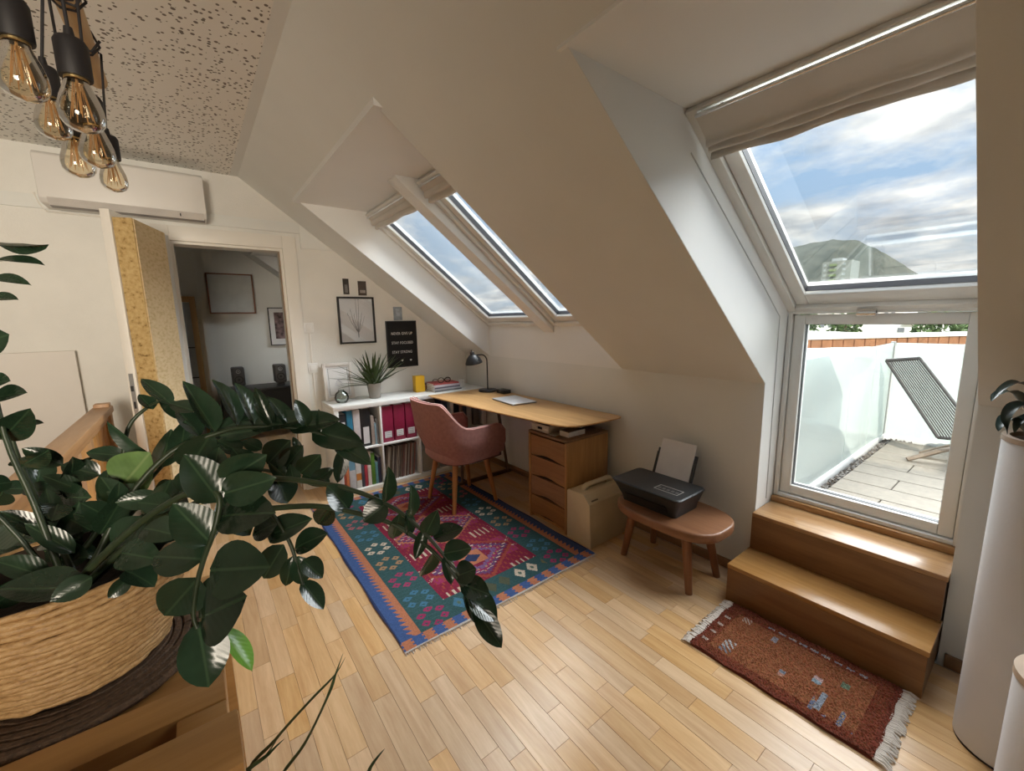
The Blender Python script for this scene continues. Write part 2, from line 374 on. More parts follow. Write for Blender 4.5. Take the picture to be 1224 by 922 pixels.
def window(name, y0, y1, lo, hi, fw=.035, sw=.06, glass='glass', wb=None, wt=None):
    """outer frame > sash, gasket, pane"""
    ft = .012 if wt else fw; b2 = fw+(wb or sw); t2 = ft+(wt or sw)
    f = S(name, frame_mb(y0, y1, lo, hi, fw, -.02, .09, None, ft)[0], M['frame'], .003)
    S('sash', frame_mb(y0+fw+.003, y1-fw-.003, *inset(lo, hi, fw+.003, ft+.003), sw, .0, .075, wb, wt)[0], M['frame'], .004, parent=f)
    S('gasket', frame_mb(y0+fw+sw, y1-fw-sw, *inset(lo, hi, b2, t2), .005, .02, .05)[0], M['gasket'], parent=f)
    S('pane', frame_mb(y0+fw+sw+.004, y1-fw-sw-.004, *inset(lo, hi, b2+.004, t2+.004), None, .04, .044)[0], M[glass], parent=f)
    return f
TLO, THI = (.0, 1.40), (-1.13, 2.285)
w1 = window('window_1', -1.265, TY0, TLO, THI)
w2 = window('window_2', TY1, -1.395, TLO, THI)
# boxed rafter between the two skylights
k, Ln = frame_mb(-1.39, -1.268, (0.03, 1.33), (-1.262, 2.30), None, -.015, .16)
S('trim_rafter', k, M['reveal'], .002)
BLO, BHI = (.2335, 1.467), (-.84, 2.165)
w3 = window('window_3', Y1-.045, Y0, BLO, BHI, .04, .055, wb=.085, wt=.014)
w4 = window('window_4', Y1+.004, Y0-.004, (.2335, .432), (.2335, 1.462), .02, .05)
window('window_5', .753, 2.357, TLO, THI)
# terrace window furniture: handle of the lower light, rebate channel of the upper one
h = B().cyl((.22, -3.12, 1.452), (.22, -3.30, 1.452), .006, n=10).box(.19, .232, -3.34, -3.27, 1.44, 1.462).cyl((.20, -3.34, 1.44), (.20, -3.27, 1.44), .014, n=12)
S('handle', h, M['alu'], parent=w4)
S('weather_strip', frame_mb(Y1+.01, Y0-.012, (.222, 1.45), (.222, 1.476), None, 0, .004)[0], M['gasket'], parent=w3)

# ---------------------------------------------------------------- timber steps up to the terrace window
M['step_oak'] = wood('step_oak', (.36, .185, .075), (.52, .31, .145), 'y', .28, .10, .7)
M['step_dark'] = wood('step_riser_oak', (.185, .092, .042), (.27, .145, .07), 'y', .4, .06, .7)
st = thing('timber_steps', 'two oak steps leading up to the terrace window', 'steps', (-.14, -3.34, 0))
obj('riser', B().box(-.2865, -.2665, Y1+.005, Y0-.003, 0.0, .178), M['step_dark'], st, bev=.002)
obj('tread', B().box(-.2885, -.022, Y1, Y0-.001, .178, .1996), M['step_oak'], st, bev=.0025)
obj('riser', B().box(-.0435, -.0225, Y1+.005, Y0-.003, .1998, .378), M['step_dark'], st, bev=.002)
obj('tread', B().box(-.0437, .20, Y1, Y0-.003, .378, .3995), M['step_oak'], st, bev=.0025)
obj('sill_strip', B().box(.19, .26, Y1+.002, Y0-.003, .3995, .431), M['step_oak'], st, bev=.002)
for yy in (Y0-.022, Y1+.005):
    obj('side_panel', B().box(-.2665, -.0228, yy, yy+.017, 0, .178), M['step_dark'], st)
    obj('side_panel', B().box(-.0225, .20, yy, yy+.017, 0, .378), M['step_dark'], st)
# ================================================================ shelf, desk and what stands on and in them
KX, KY0, KY1 = -1.4875, -.40, -.012
shelf = thing('bookshelf', 'low white cube shelf with two rows of four compartments along the far wall', 'shelf', (KX+.732, -.206, 0))
KW = 1.464
obj('top_board', B().box(KX, KX+KW, KY0, KY1, .732, .77), M['white'], shelf, bev=.002)
obj('base_board', B().box(KX, KX+KW, KY0, KY1, 0, .038), M['white'], shelf, bev=.002)
obj('side_panel', B().box(KX, KX+.038, KY0, KY1, .038, .732), M['white'], shelf, bev=.002)
obj('side_panel', B().box(KX+KW-.038, KX+KW, KY0, KY1, .038, .732), M['white'], shelf, bev=.002)
cx = [KX+.038+i*.351 for i in range(5)]
for i in (1, 2, 3): obj('divider', B().box(cx[i]-.016, cx[i], KY0+.001, KY1, .038, .732), M['white'], shelf, bev=.001)
for i in range(4): obj('shelf_board', B().box(cx[i], cx[i]+.335, KY0+.001, KY1, .377, .393), M['white'], shelf, bev=.001)
obj('back_panel', B().box(KX+.038, KX+KW-.038, KY1-.006, KY1, .038, .732), plain('shelf_back', (.62, .60, .56), .6), shelf)

def mats(c, r=.5): return plain('cover_%d_%d_%d' % tuple(int(x*99) for x in c), c, r, var=.08, scale=30)
paper = plain('paper', (.80, .79, .76), .8)
def book(name, x, w, d, h, z, c, label, cat='book', group=None, lean=0, yf=None, lab=None, labz=.0, r=.5):
    """a spine-out volume standing in a compartment: cover, page block and an optional spine label"""
    y0 = (KY0+.03) if yf is None else yf
    k = B(); R = Matrix.Translation((x, 0, z)) @ Matrix.Rotation(lean, 4, 'Y')
    root = None
    k.M = R; k.box(0, w, y0, y0+d, 0, h)
    o = obj(name, k, mats(c, r), None, bev=.0012, origin=(x, y0, z), label=label, cat=cat, group=group)
    if w > .012:
        q = B(); q.M = R; q.box(w*.12, w*.88, y0+.006, y0+d+.002, h*.015, h+.0004); obj('page_block', q, paper, o)
    if lab:
        q = B(); q.M = R; q.box(w*.18, w*.82, y0-.0012, y0, h*lab[0], h*lab[1]); lo = obj('spine_label', q, M['label'], o)
        if lab[2]:
            q = B(); q.M = R
            for i in range(lab[2]): q.box(w*.26, w*.74, y0-.0018, y0-.0012, h*(lab[0]+(i+.5)*(lab[1]-lab[0])/(lab[2]+.4)), h*(lab[0]+(i+.72)*(lab[1]-lab[0])/(lab[2]+.4)))
            obj('label_lines', q, M['grey_ink'], lo)
    return o
M['label'] = plain('label_paper', (.72, .71, .72), .8); M['grey_ink'] = plain('grey_ink', (.30, .29, .30), .8)
zt, zb = .394, .0385
# compartment 1, top
book('ring_binder', cx[0]+.008, .052, .30, .305, zt, (.02, .02, .025), 'slim black ring binder with white spine, first at left of upper shelf row', 'binder', lab=(.30, .78, 0))
book('ring_binder', cx[0]+.066, .046, .30, .325, zt, (.03, .21, .36), 'bright blue ring binder between the black and the white binder', 'binder')
book('ring_binder', cx[0]+.118, .055, .30, .325, zt, (.66, .63, .64), 'off-white ring binder in the upper shelf row', 'binder')
book('lever_arch_file', cx[0]+.180, .078, .30, .325, zt, (.015, .014, .015), 'wide black lever arch file with large white spine label', 'binder', lab=(.07, .52, 0))
book('book', cx[0]+.262, .027, .22, .255, zt, (.40, .33, .29), 'taupe paperback beside the wide black file', 'book')
book('book', cx[0]+.291, .016, .20, .19, zt, (.30, .46, .55), 'pale blue slim book in the upper shelf row', 'book')
book('book', cx[0]+.309, .012, .20, .225, zt, (.28, .28, .28), 'thin grey booklet against the shelf divider', 'book')
# compartment 1, bottom
book('book', cx[0]+.006, .02, .20, .20, zb, (.30, .06, .03), 'rust red book, first of the lower left compartment', 'book')
book('book', cx[0]+.028, .022, .20, .215, zb, (.62, .20, .08), 'orange book in the lower left compartment', 'book')
book('book', cx[0]+.054, .050, .23, .285, zb, (.62, .62, .64), 'thick white book with a blue upper spine', 'book', lab=None)
_b = [o for o in COL.objects if o.get('label') == 'thick white book with a blue upper spine'][0]
obj('spine_band', B().box(cx[0]+.0552, cx[0]+.1028, KY0+.0285, KY0+.03, zb+.17, zb+.28), plain('blue_band', (.17, .36, .50), .5), _b)
book('book', cx[0]+.108, .044, .23, .275, zb, (.70, .70, .68), 'white paperback with an orange spine block', 'book')
_b = [o for o in COL.objects if o.get('label') == 'white paperback with an orange spine block'][0]
obj('spine_band', B().box(cx[0]+.109, cx[0]+.151, KY0+.0285, KY0+.03, zb+.07, zb+.13), plain('orange_band', (.62, .24, .05), .5), _b)
book('book', cx[0]+.155, .022, .22, .235, zb, (.06, .07, .10), 'dark navy book beside the white paperback', 'book')
book('book', cx[0]+.180, .024, .22, .25, zb, (.45, .05, .07), 'crimson book in the lower left compartment', 'book')
book('book', cx[0]+.207, .030, .24, .30, zb, (.72, .62, .60), 'tall pale pink book in the lower left compartment', 'book')
book('book', cx[0]+.241, .030, .24, .285, zb, (.10, .24, .03), 'tall grass green book in the lower left compartment', 'book')
book('book', cx[0]+.274, .022, .20, .20, zb, (.12, .28, .32), 'short teal book beside the green one', 'book')
book('book', cx[0]+.298, .026, .22, .235, zb, (.03, .035, .07), 'midnight blue book against the lower shelf divider', 'book')
# compartment 2, top: three magazine files with label holders
for i, (dx, nm) in enumerate(((.010, 'first'), (.118, 'middle'), (.226, 'third'))):
    book('magazine_file', cx[1]+dx, .098, .30, .32, zt, (.27, .015, .055), 'dark red box file with small white label, %s of the row of three' % nm, 'binder', 'red box files in the shelf', lab=(.12, .30, 3), r=.45)
# compartment 2, bottom: records leaning to the right
rr = random.Random(5)
rc = [(.20, .15, .11), (.36, .30, .23), (.10, .07, .06), (.46, .40, .32), (.28, .09, .06), (.16, .13, .12), (.52, .46, .38), (.24, .19, .14)]
x = cx[1]+.012
for i in range(39):
    w = rr.uniform(.0035, .0065); h = rr.uniform(.296, .304)
    k = B(); R = Matrix.Translation((x, 0, zb+.0005)) @ Matrix.Rotation(.10, 4, 'Y'); k.M = R
    k.box(0, w, KY0+.045+rr.uniform(-.006, .008), KY0+.345, 0.0, h)
    obj('record_sleeve', k, mats(rc[rr.randrange(8)]), None, origin=(x, KY0+.05, zb), label='thin worn record sleeve leaning in the compartment below the red box files', cat='record', group='records in the lower shelf row')
    x += w+.0021
# compartments 3 and 4, behind the chair and under the desk
book('lever_arch_file', cx[2]+.02, .07, .29, .31, zt, (.02, .02, .03), 'black file in the upper row behind the chair', 'binder')
book('lever_arch_file', cx[2]+.10, .07, .29, .32, zt, (.25, .23, .21), 'brown grey file in the upper row behind the chair', 'binder')
book('lever_arch_file', cx[2]+.24, .06, .29, .315, zt, (.06, .07, .12), 'dark blue file in the upper row near the desk end', 'binder')
k = thing('storage_box', 'plain beige cardboard box in the lower row behind the chair', 'box', (cx[2]+.10, KY0+.20, zb))
obj('box_body', B().box(cx[2]+.02, cx[2]+.19, KY0+.03, KY0+.34, zb, zb+.25), plain('beige_card', (.40, .34, .26), .8), k, bev=.003)
obj('box_lid', B().box(cx[2]+.017, cx[2]+.193, KY0+.027, KY0+.343, zb+.22, zb+.262), plain('beige_card_lid', (.44, .38, .30), .8), k, bev=.003)
book('lever_arch_file', cx[2]+.215, .07, .29, .31, zb, (.32, .33, .34), 'grey file standing beside the beige box', 'binder')
for i, (w, c, lb_) in enumerate((( .075, (.015, .015, .018), 'black lever arch file under the desk end'), (.07, (.05, .07, .10), 'dark slate file under the desk end'), (.05, (.45, .46, .46), 'light grey file under the desk end'), (.06, (.26, .27, .28), 'mid grey file under the desk end'))):
    book('lever_arch_file', cx[3]+.012+i*.078, w, .29, .315, zt, c, lb_, 'binder')
book('lever_arch_file', cx[3]+.02, .075, .29, .315, zb, (.03, .03, .035), 'black file at the bottom corner under the desk', 'binder')
book('lever_arch_file', cx[3]+.11, .075, .29, .315, zb, (.40, .39, .37), 'stone coloured file at the bottom corner under the desk', 'binder')

# ---- on the shelf
ZK = .7702
def picture(name, label, x0, x1, z0, z1, y, fr, fm, mt, lean=0, back=.022):
    """frame > mat board; returns the empty and a transform with local x right, z up"""
    w = x1-x0; h = z1-z0
    R = Matrix.Translation((x0, y, z0)) @ Matrix.Rotation(lean, 4, 'X')
    root = thing(name, label, 'picture', (x0+w/2, y, z0))
    def nb(): k = B(); k.M = R; return k
    k = nb().box(0, fr, -back, 0, 0, h).box(w-fr, w, -back, 0, 0, h).box(fr, w-fr, -back, 0, 0, fr).box(fr, w-fr, -back, 0, h-fr, h)
    obj('picture_frame', k, fm, root, bev=.0015)
    obj('picture_sheet', nb().box(fr-.002, w-fr+.002, -.010, -.004, fr-.002, h-fr+.002), mt, root)
    return root, nb, w, h
M['sheet'] = plain('drawing_paper', (.74, .74, .745), .7, var=.02); M['pencil'] = plain('pencil_grey', (.22, .22, .24), .8)
M['picture_glass'] = glassy('picture_glass', (1, 1, 1), .10)
p1, nb, w, h = picture('framed_drawing', 'black framed pencil drawing of a bouquet hanging on the far wall', -1.288, -.966, 1.254, 1.668, -.002, .016, M['black'], M['sheet'])
k = nb(); base = Vector((w*.52, -.0105, h*.23))
for dx, dz in ((-.10, .17), (-.07, .20), (-.035, .16), (-.012, .31), (.02, .30), (.045, .17), (.075, .15), (.03, .12), (-.055, .12)):
    pts = [base+Vector((dx*t_*(1-.3*t_)*1.2, 0, dz*t_)) for t_ in (0, .3, .6, 1)]
    k.tube(pts, [.0018, .0016, .0014, .001], 5)
    if dz > .15: k.tube([pts[-1]+Vector((-.004, 0, -.012)), pts[-1]+Vector((0, 0, 0)), pts[-1]+Vector((.004, 0, .015))], [.001, .006, .001], 5, flat=.15)
k.tube([base+Vector((0, 0, -.04)), base], [.0035, .0035], 6)
obj('pencil_bouquet', k, M['pencil'], p1)
obj('picture_glazing', nb().box(.014, w-.014, -.0145, -.0135, .014, h-.014), M['picture_glass'], p1)
p2, nb, w, h = picture('framed_print', 'white framed small print leaning on the shelf behind the glass vase', -1.462, -1.215, ZK, ZK+.325, -.062, .026, plain('white_frame', (.72, .68, .64), .5), M['sheet'], lean=-.13)
obj('print_border', nb().box(.042, .044, -.0108, -.0098, .045, h-.045).box(w-.044, w-.042, -.0108, -.0098, .045, h-.045).box(.042, w-.042, -.0108, -.0098, .045, .047).box(.042, w-.042, -.0108, -.0098, h-.047, h-.045), M['black'], p2)
k = nb()
for i in range(9):
    a = i*.7; k.tube([(w*.5+.035*math.cos(a), -.0105, h*.42+.022*math.sin(a)), (w*.5+.012*math.cos(a+.9), -.0105, h*.46+.03*math.sin(a+.4))], .003, 5, flat=.2)
obj('print_motif', k, plain('blue_grey_ink', (.33, .35, .47), .8), p2)
# letter board
lbd = thing('letter_board', 'black felt letter board with white lettering on the far wall', 'letter board', (-.715, -.003, 1.006))
obj('board_frame', B().box(-.867, -.858, -.022, -.002, 1.006, 1.45).box(-.572, -.563, -.022, -.002, 1.006, 1.45).box(-.858, -.572, -.022, -.002, 1.006, 1.015).box(-.858, -.572, -.022, -.002, 1.441, 1.45), M['black'], lbd, bev=.001)
k = B().box(-.858, -.572, -.012, -.003, 1.015, 1.441)
for i in range(42): k.box(-.858, -.572, -.0145, -.012, 1.0175+i*.0101, 1.0235+i*.0101)
obj('felt_panel', k, M['black_matt'], lbd)
M['letter'] = plain('white_letters', (.82, .82, .82), .5)
def text(body, x, z, size, y, parent, sx=1.0, m=None, M4=None, name='lettering', ext=.0006, align='LEFT'):
    c = bpy.data.curves.new(name, 'FONT'); c.body = body; c.size = size; c.extrude = ext; c.align_x = align; c.space_character = 1.12
    c.materials.append(m or M['letter'])
    o = bpy.data.objects.new(name, c); COL.objects.link(o); o.parent = parent
    mw = M4 if M4 is not None else Matrix.Translation((x, y, z)) @ Matrix.Rotation(PI/2, 4, 'X') @ Matrix.Diagonal((sx, 1, 1, 1))
    bpy.context.view_layer.update(); me = bpy.data.meshes.new_from_object(o.evaluated_get(bpy.context.evaluated_depsgraph_get()))
    bpy.data.objects.remove(o); me.materials.clear(); me.materials.append(m or M['letter'])
    o = bpy.data.objects.new(name, me); COL.objects.link(o); o.parent = parent
    o.matrix_local = Matrix.Translation(-woff(parent)) @ mw
    return o
for i, s_ in enumerate(('NEVER GIVE UP', 'STAY FOCUSED', 'STAY STRONG')): text(s_, -.820, 1.318-i*.089, .036, -.0155, lbd, .78)
def heart(k, x, y, z, s):
    pts = []
    for i in range(16):
        a = 2*PI*i/16; pts.append((x+s*.062*16*math.sin(a)**3, z+s*.062*(13*math.cos(a)-5*math.cos(2*a)-2*math.cos(3*a)-math.cos(4*a))))
    k.prism(pts, 'y', y, y+.001)
k = B(); heart(k, -.725, -.0165, 1.07, .011); heart(k, -.636, -.0165, 1.07, .011)
obj('heart_symbol', k, M['letter'], lbd)
# small cards pinned on the wall
def card(name, label, x0, x1, z0, z1, c, cat='photo', inner=None):
    o = obj(name, B().box(x0, x1, -.004, -.001, z0, z1), plain('card_'+label[:6], c, .5, var=.25, scale=20), label=label, cat=cat, origin=((x0+x1)/2, 0, z0))
    if inner: obj('print_panel', B().box(x0+inner[0]*(x1-x0), x0+inner[1]*(x1-x0), -.0046, -.004, z0+inner[2]*(z1-z0), z0+inner[3]*(z1-z0)), plain('inner_'+label[:6], inner[4], .5, var=.2, scale=30), o)
    return o
card('photo_strip', 'narrow dark photo strip on the wall above the black frame', -1.223, -1.172, 1.690, 1.824, (.05, .04, .035), inner=(.25, .75, .1, .62, (.20, .19, .18)))
card('photo_card', 'wider dark photo card on the wall above the black frame', -1.094, -1.020, 1.682, 1.808, (.07, .055, .045), inner=(.2, .85, .18, .38, (.36, .33, .31)))
card('postcard', 'small blue grey postcard on the wall above the letter board', -.780, -.694, 1.456, 1.582, (.30, .35, .41), 'card', inner=(.25, .75, .3, .85, (.40, .45, .52)))
def switch(label, x0, x1, z0, z1):
    o = obj('light_switch', B().box(x0, x1, -.011, -.001, z0, z1), M['white'], bev=.003, label=label, cat='switch', origin=((x0+x1)/2, 0, z0))
    obj('rocker', B().box(x0+.016, x1-.016, -.016, -.0105, z0+.016, z1-.016), M['white'], o, bev=.002)
switch('upper white wall switch beside the door casing', -1.570, -1.492, 1.363, 1.447)
switch('lower white wall switch above the end of the shelf', -1.566, -1.488, 1.020, 1.104)
# thin cable channel down the wall past both switches
tag(obj('cable_channel', B().box(-1.535, -1.523, -.008, -.0005, .06, 1.36), M['door_white'], bev=.002), 'thin white cable channel running down the wall below the switches', 'cable channel')
# round glass vase
tag(obj('glass_vase', B().lathe([(.02, .001), (.042, .006), (.056, .03), (.058, .055), (.048, .085), (.026, .103), (.022, .108), (.024, .114), (.021, .114), (.019, .106), (.024, .100), (.045, .083), (.054, .055), (.052, .03), (.038, .010), (.0, .008)], (-1.372, -.235, ZK), 32, cap=False), glassy('vase_glass', (.90, .945, .93), .14), smooth=1.0, recalc=False), 'round clear glass vase on the shelf before the white frame', 'vase')
# grey pot with long strap leaves
pot = thing('potted_plant', 'bushy strap-leaved plant in a grey taper pot on the shelf', 'plant', (-1.075, -.19, ZK))
obj('pot', B().lathe([(.0, .0), (.042, 0), (.047, .004), (.062, .125), (.064, .135), (.060, .135), (.057, .118), (.0, .115)], (-1.075, -.19, ZK), 28, cap=False), plain('grey_glaze', (.28, .25, .22), .45), pot, smooth=.8)
obj('soil', B().lathe([(.0, .118), (.056, .116)], (-1.075, -.19, ZK), 20, cap=False), plain('soil', (.05, .035, .025), .95, bmp=.5), pot)
def strap(b, p0, az, tilt, ln, w, curl, n=7, yaw_t=0):
    """a folded strap leaf: rises from p0 and bends over"""
    d = Vector((math.cos(az), math.sin(az), 0)); side = Vector((-d.y, d.x, 0)); vs = []; p = Vector(p0); a = tilt
    for i in range(n+1):
        t = i/n; ww = w*(math.sin(PI*min(1, .12+t*.88))**.6 if t < 1 else 0.02)
        up = d*-math.cos(a)+Vector((0, 0, 1))*math.sin(a)
        nrm = d*math.cos(a)*-1+Vector((0, 0, math.sin(a)))
        vs += [p-side*ww*.5, p-nrm*ww*.12, p+side*ww*.5]
        p = p+(d*math.sin(a)+Vector((0, 0, math.cos(a))))*ln/n; a += curl/n
    fs = []
    for i in range(n):
        for j in range(2): fs.append((i*3+j, i*3+j+1, i*3+j+4, i*3+j+3))
    b.add(vs, fs)
def leaf_mat(name, c1, c2, rough=.35, spec=.5):
    m, t, p, L = mat(name); f = noise(t, 25, 3)
    col = ramp(t, f, [(.3, c1), (.7, c2)])
    hv = N(t, 'ShaderNodeHueSaturation'); mr = N(t, 'ShaderNodeMapRange'); L(N(t, 'ShaderNodeObjectInfo').outputs['Random'], mr.inputs[0]); mr.inputs[3].default_value = .75; mr.inputs[4].default_value = 1.3
    L(mr.outputs[0], hv.inputs['Value']); L(col, hv.inputs['Color']); L(hv.outputs[0], p.inputs['Base Color'])
    p.inputs['Roughness'].default_value = rough; p.inputs['Specular IOR Level'].default_value = spec
    return m
M['strap_leaf'] = leaf_mat('strap_leaf', (.035, .06, .018), (.085, .125, .035), .4)
rp = random.Random(11)
for i in range(120):
    az = rp.uniform(0, 2*PI); r0 = rp.uniform(.005, .035); tl = rp.uniform(.05, 1.05); ln = rp.uniform(.16, .36)
    if math.sin(az) > .3: ln *= .55; tl *= .5
    b = B(); strap(b, (-1.075+r0*math.cos(az), -.19+r0*math.sin(az), ZK+.115), az, tl, ln, rp.uniform(.014, .023), rp.uniform(-.2, .9))
    obj('leaf', b, M['strap_leaf'], pot, smooth=1.5, recalc=False)
for az, tl, ln in ((PI*1.02, 1.15, .36), (PI*.98, .95, .33), (PI*1.1, 1.25, .30), (PI*1.05, 1.0, .30), (PI*1.0, 1.35, .26), (PI*1.07, 1.38, .30), (PI*.95, 1.1, .28), (PI*1.12, 1.0, .27), (PI*1.03, .8, .33), (.1, .85, .32), (-.15, .7, .33), (.05, 1.0, .26), (-.3, .95, .3)):
    b = B(); strap(b, (-1.075+.03*math.cos(az), -.19+.03*math.sin(az), ZK+.115), az, tl, ln*1.08, .028, .35)
    obj('leaf', b, M['strap_leaf'], pot, smooth=1.5, recalc=False)
# yellow box, brown jar, magazines, spectacles, mug
yb = obj('yellow_box', B().box(-.680, -.588, -.200, -.125, ZK, ZK+.155), plain('yellow_card', (.70, .40, .012), .5), bev=.003, label='upright yellow box on the shelf left of the book stack', cat='box', origin=(-.634, -.16, ZK))
obj('side_fold', B().box(-.6805, -.5875, -.1645, -.1605, ZK+.004, ZK+.151), plain('yellow_fold', (.52, .29, .01), .5), yb)
jar = thing('small_jar', 'small brown jar tucked between yellow box and book stack', 'jar', (-.555, -.13, ZK))
obj('jar_body', B().lathe([(0, 0), (.026, 0), (.028, .006), (.028, .052), (.022, .060), (0, .060)], (-.555, -.13, ZK), 18, cap=False), plain('brown_glaze', (.22, .09, .04), .4), jar, smooth=.8)
obj('jar_lid', B().lathe([(0, .0585), (.024, .0595), (.024, .070), (0, .071)], (-.555, -.13, ZK), 18, cap=False), plain('dark_lid', (.07, .04, .03), .5), jar, smooth=.8)
z = ZK
stack = [(.235, .30, .016, (.22, .22, .23), 'grey bottom volume of the book stack on the shelf', .05), (.230, .29, .012, (.52, .52, .55), 'light grey magazine second from the bottom of the stack', -.04), (.215, .28, .014, (.16, .15, .20), 'dark violet book in the middle of the stack', .02),
         (.22, .285, .020, (.60, .56, .63), 'thick pale lilac book in the stack on the shelf', .03), (.205, .27, .012, (.42, .07, .07), 'red book on top of the stack under the spectacles', -.06)]
for w_, d_, h_, c, lb_, rot in stack:
    R = Matrix.Translation((-.405, -.205, z)) @ Matrix.Rotation(PI/2+rot, 4, 'Z')
    k = B(); k.M = R; k.box(-w_/2, w_/2, -d_/2, d_/2, 0, h_)
    o = obj('magazine' if h_ < .015 else 'book', k, mats(c), None, bev=.001, origin=(-.405, -.205, z), label=lb_, cat='book', group=None)
    k = B(); k.M = R; k.box(-w_/2+.004, w_/2+.0006, -d_/2-.0006, d_/2+.0006, h_*.15, h_*.85); obj('page_block', k, paper, o)
    z += h_+.0004
gl = thing('spectacles', 'dark tortoiseshell spectacles lying on top of the book stack', 'spectacles', (-.41, -.215, z))
tort = plain('tortoiseshell', (.05, .028, .015), .25, var=.7, scale=60)
for sx in (-1, 1):
    pts = [(-.41+sx*.036+.031*math.cos(a), -.262, z+.026+.024*math.sin(a)) for a in [2*PI*i/18 for i in range(19)]]
    obj('rim', B().tube(pts, .004, 6, cap=False), tort, gl, smooth=1)
    obj('lens', B().prism([(-.41+sx*.036+.029*math.cos(2*PI*i/16), z+.026+.022*math.sin(2*PI*i/16)) for i in range(16)], 'y', -.2625, -.2615), M['picture_glass'], gl)
    obj('temple_arm', B().tube([(-.41+sx*.067, -.262, z+.034), (-.41+sx*.069, -.20, z+.034), (-.41+sx*.064, -.15, z+.018), (-.41+sx*.062, -.135, z+.004)], .0035, 6), tort, gl, smooth=1)
obj('bridge', B().tube([(-.415, -.263, z+.03), (-.41, -.263, z+.033), (-.405, -.263, z+.03)], .003, 6), tort, gl)
mug = thing('white_mug', 'small white mug on the shelf near the desk lamp', 'mug', (-.205, -.215, ZK))
obj('mug_body', B().lathe([(0, .001), (.026, .001), (.036, .008), (.041, .04), (.042, .078), (.0395, .078), (.038, .04), (.033, .012), (0, .008)], (-.205, -.215, ZK), 28, cap=False), M['white'], mug, smooth=.8)
obj('mug_handle', B().tube([(-.205+.0, -.253, ZK+.064), (-.205, -.272, ZK+.062), (-.205, -.280, ZK+.042), (-.205, -.270, ZK+.022), (-.205, -.252, ZK+.02)], .005, 8), M['white'], mug, smooth=1)

# ---- desk
ZD = .768
desk = thing('desk', 'oak desk with a slim rounded top against the right wall', 'desk', (-.32, -1.25, 0))
outline = [(-.016, -.415), (-.66, -.415), (-.668, -.50), (-.648, -.80), (-.618, -1.15), (-.575, -1.60), (-.535, -1.93), (-.52, -1.985), (-.49, -2.035), (-.45, -2.07), (-.39, -2.088), (-.30, -2.098), (-.10, -2.112), (-.05, -2.110), (-.024, -2.09), (-.016, -2.05)]
def shrink(poly, d, cx_=-.30, cy_=-1.25): return [(x_+(cx_-x_)/abs(cx_-x_+1e-9)*min(d, abs(cx_-x_)) if x_ < -.1 else x_, y_+(d if y_ < -1.9 else 0)) for x_, y_ in poly]
b = B(); n = len(outline); lo = shrink(outline, .045)
b.add([(x_, y_, ZD-.027) for x_, y_ in lo]+[(x_, y_, ZD-.006) for x_, y_ in outline]+[(x_, y_, ZD) for x_, y_ in shrink(outline, .003)],
      [tuple(range(n-1, -1, -1)), tuple(range(2*n, 3*n))]+[(i+k_*n, (i+1) % n+k_*n, n+(i+1) % n+k_*n, n+i+k_*n) for k_ in (0, 1) for i in range(n)])
M['desk_oak'] = wood('desk_oak', (.46, .24, .085), (.66, .40, .17), 'y', .32, 0, .55)
obj('desk_top', b, M['desk_oak'], desk)
M['walnut'] = wood('dark_leg', (.075, .04, .022), (.14, .075, .04), 'z', .45)
for sx, xx, fx in ((0, -.50, -.56), (1, -.12, -.06)):
    obj('leg', B().tube([(xx, -.72, ZD-.026), (fx, -.80, .028)], [.017, .013], 10), M['walnut'], desk, smooth=1)
obj('foot_bar', B().box(-.60, -.03, -.815, -.785, .0, .03), M['walnut'], desk, bev=.003)
obj('cross_bar', B().box(-.51, -.10, -.735, -.705, ZD-.05, ZD-.026), M['walnut'], desk, bev=.002)
for yy in (-1.70, -1.92): obj('spacer', B().cyl((-.25, yy, .655), (-.25, yy, ZD-.026), .016, n=12), M['grey_metal'], desk, smooth=.6)
# drawer cabinet carrying the other end
cab = thing('drawer_cabinet', 'oak cabinet of four drawers under the end of the desk', 'cabinet', (-.26, -1.81, 0))
X0, X1, YA, YB, ZT = -.464, -.05, -2.0, -1.612, .655
M['cab_oak'] = wood('cabinet_oak', (.33, .155, .05), (.50, .27, .10), 'z', .35, 0, .6)
M['cab_front'] = wood('drawer_oak', (.25, .105, .033), (.39, .19, .065), 'y', .38, .10, .6)
for yy in (YA, YB-.018): obj('side_panel', B().box(X0, X1, yy, yy+.018, 0, ZT-.018), M['cab_oak'], cab, bev=.0015)
obj('back_panel', B().box(X1-.012, X1, YA+.018, YB-.018, .0, ZT-.018), M['cab_oak'], cab)
obj('bottom_panel', B().box(X0+.03, X1-.012, YA+.018, YB-.018, .0, .02), M['cab_oak'], cab)
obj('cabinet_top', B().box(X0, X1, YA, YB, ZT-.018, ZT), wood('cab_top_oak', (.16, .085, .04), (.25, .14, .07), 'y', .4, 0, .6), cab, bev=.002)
zz = [.028, .178, .328, .478, .632]
for i in range(4):
    z0, z1 = zz[i], zz[i+1]-.006
    k = B(); nn = 9
    # front with a shallow wave along the lower edge (the finger pull)
    poly = [(YB-.022, z1), (YA+.022, z1)]+[(YA+.022+(YB-YA-.044)*j/nn, z0+.010-.010*math.cos(2*PI*j/nn)) for j in range(nn+1)]
    k.prism(poly, 'x', X0+.004, X0+.024)
    dw = obj('drawer', k, M['cab_front'], cab)
    obj('pull_recess', B().box(X0+.026, X0+.030, YA+.022, YB-.022, z0-.006, z0+.024), M['black_matt'], dw)
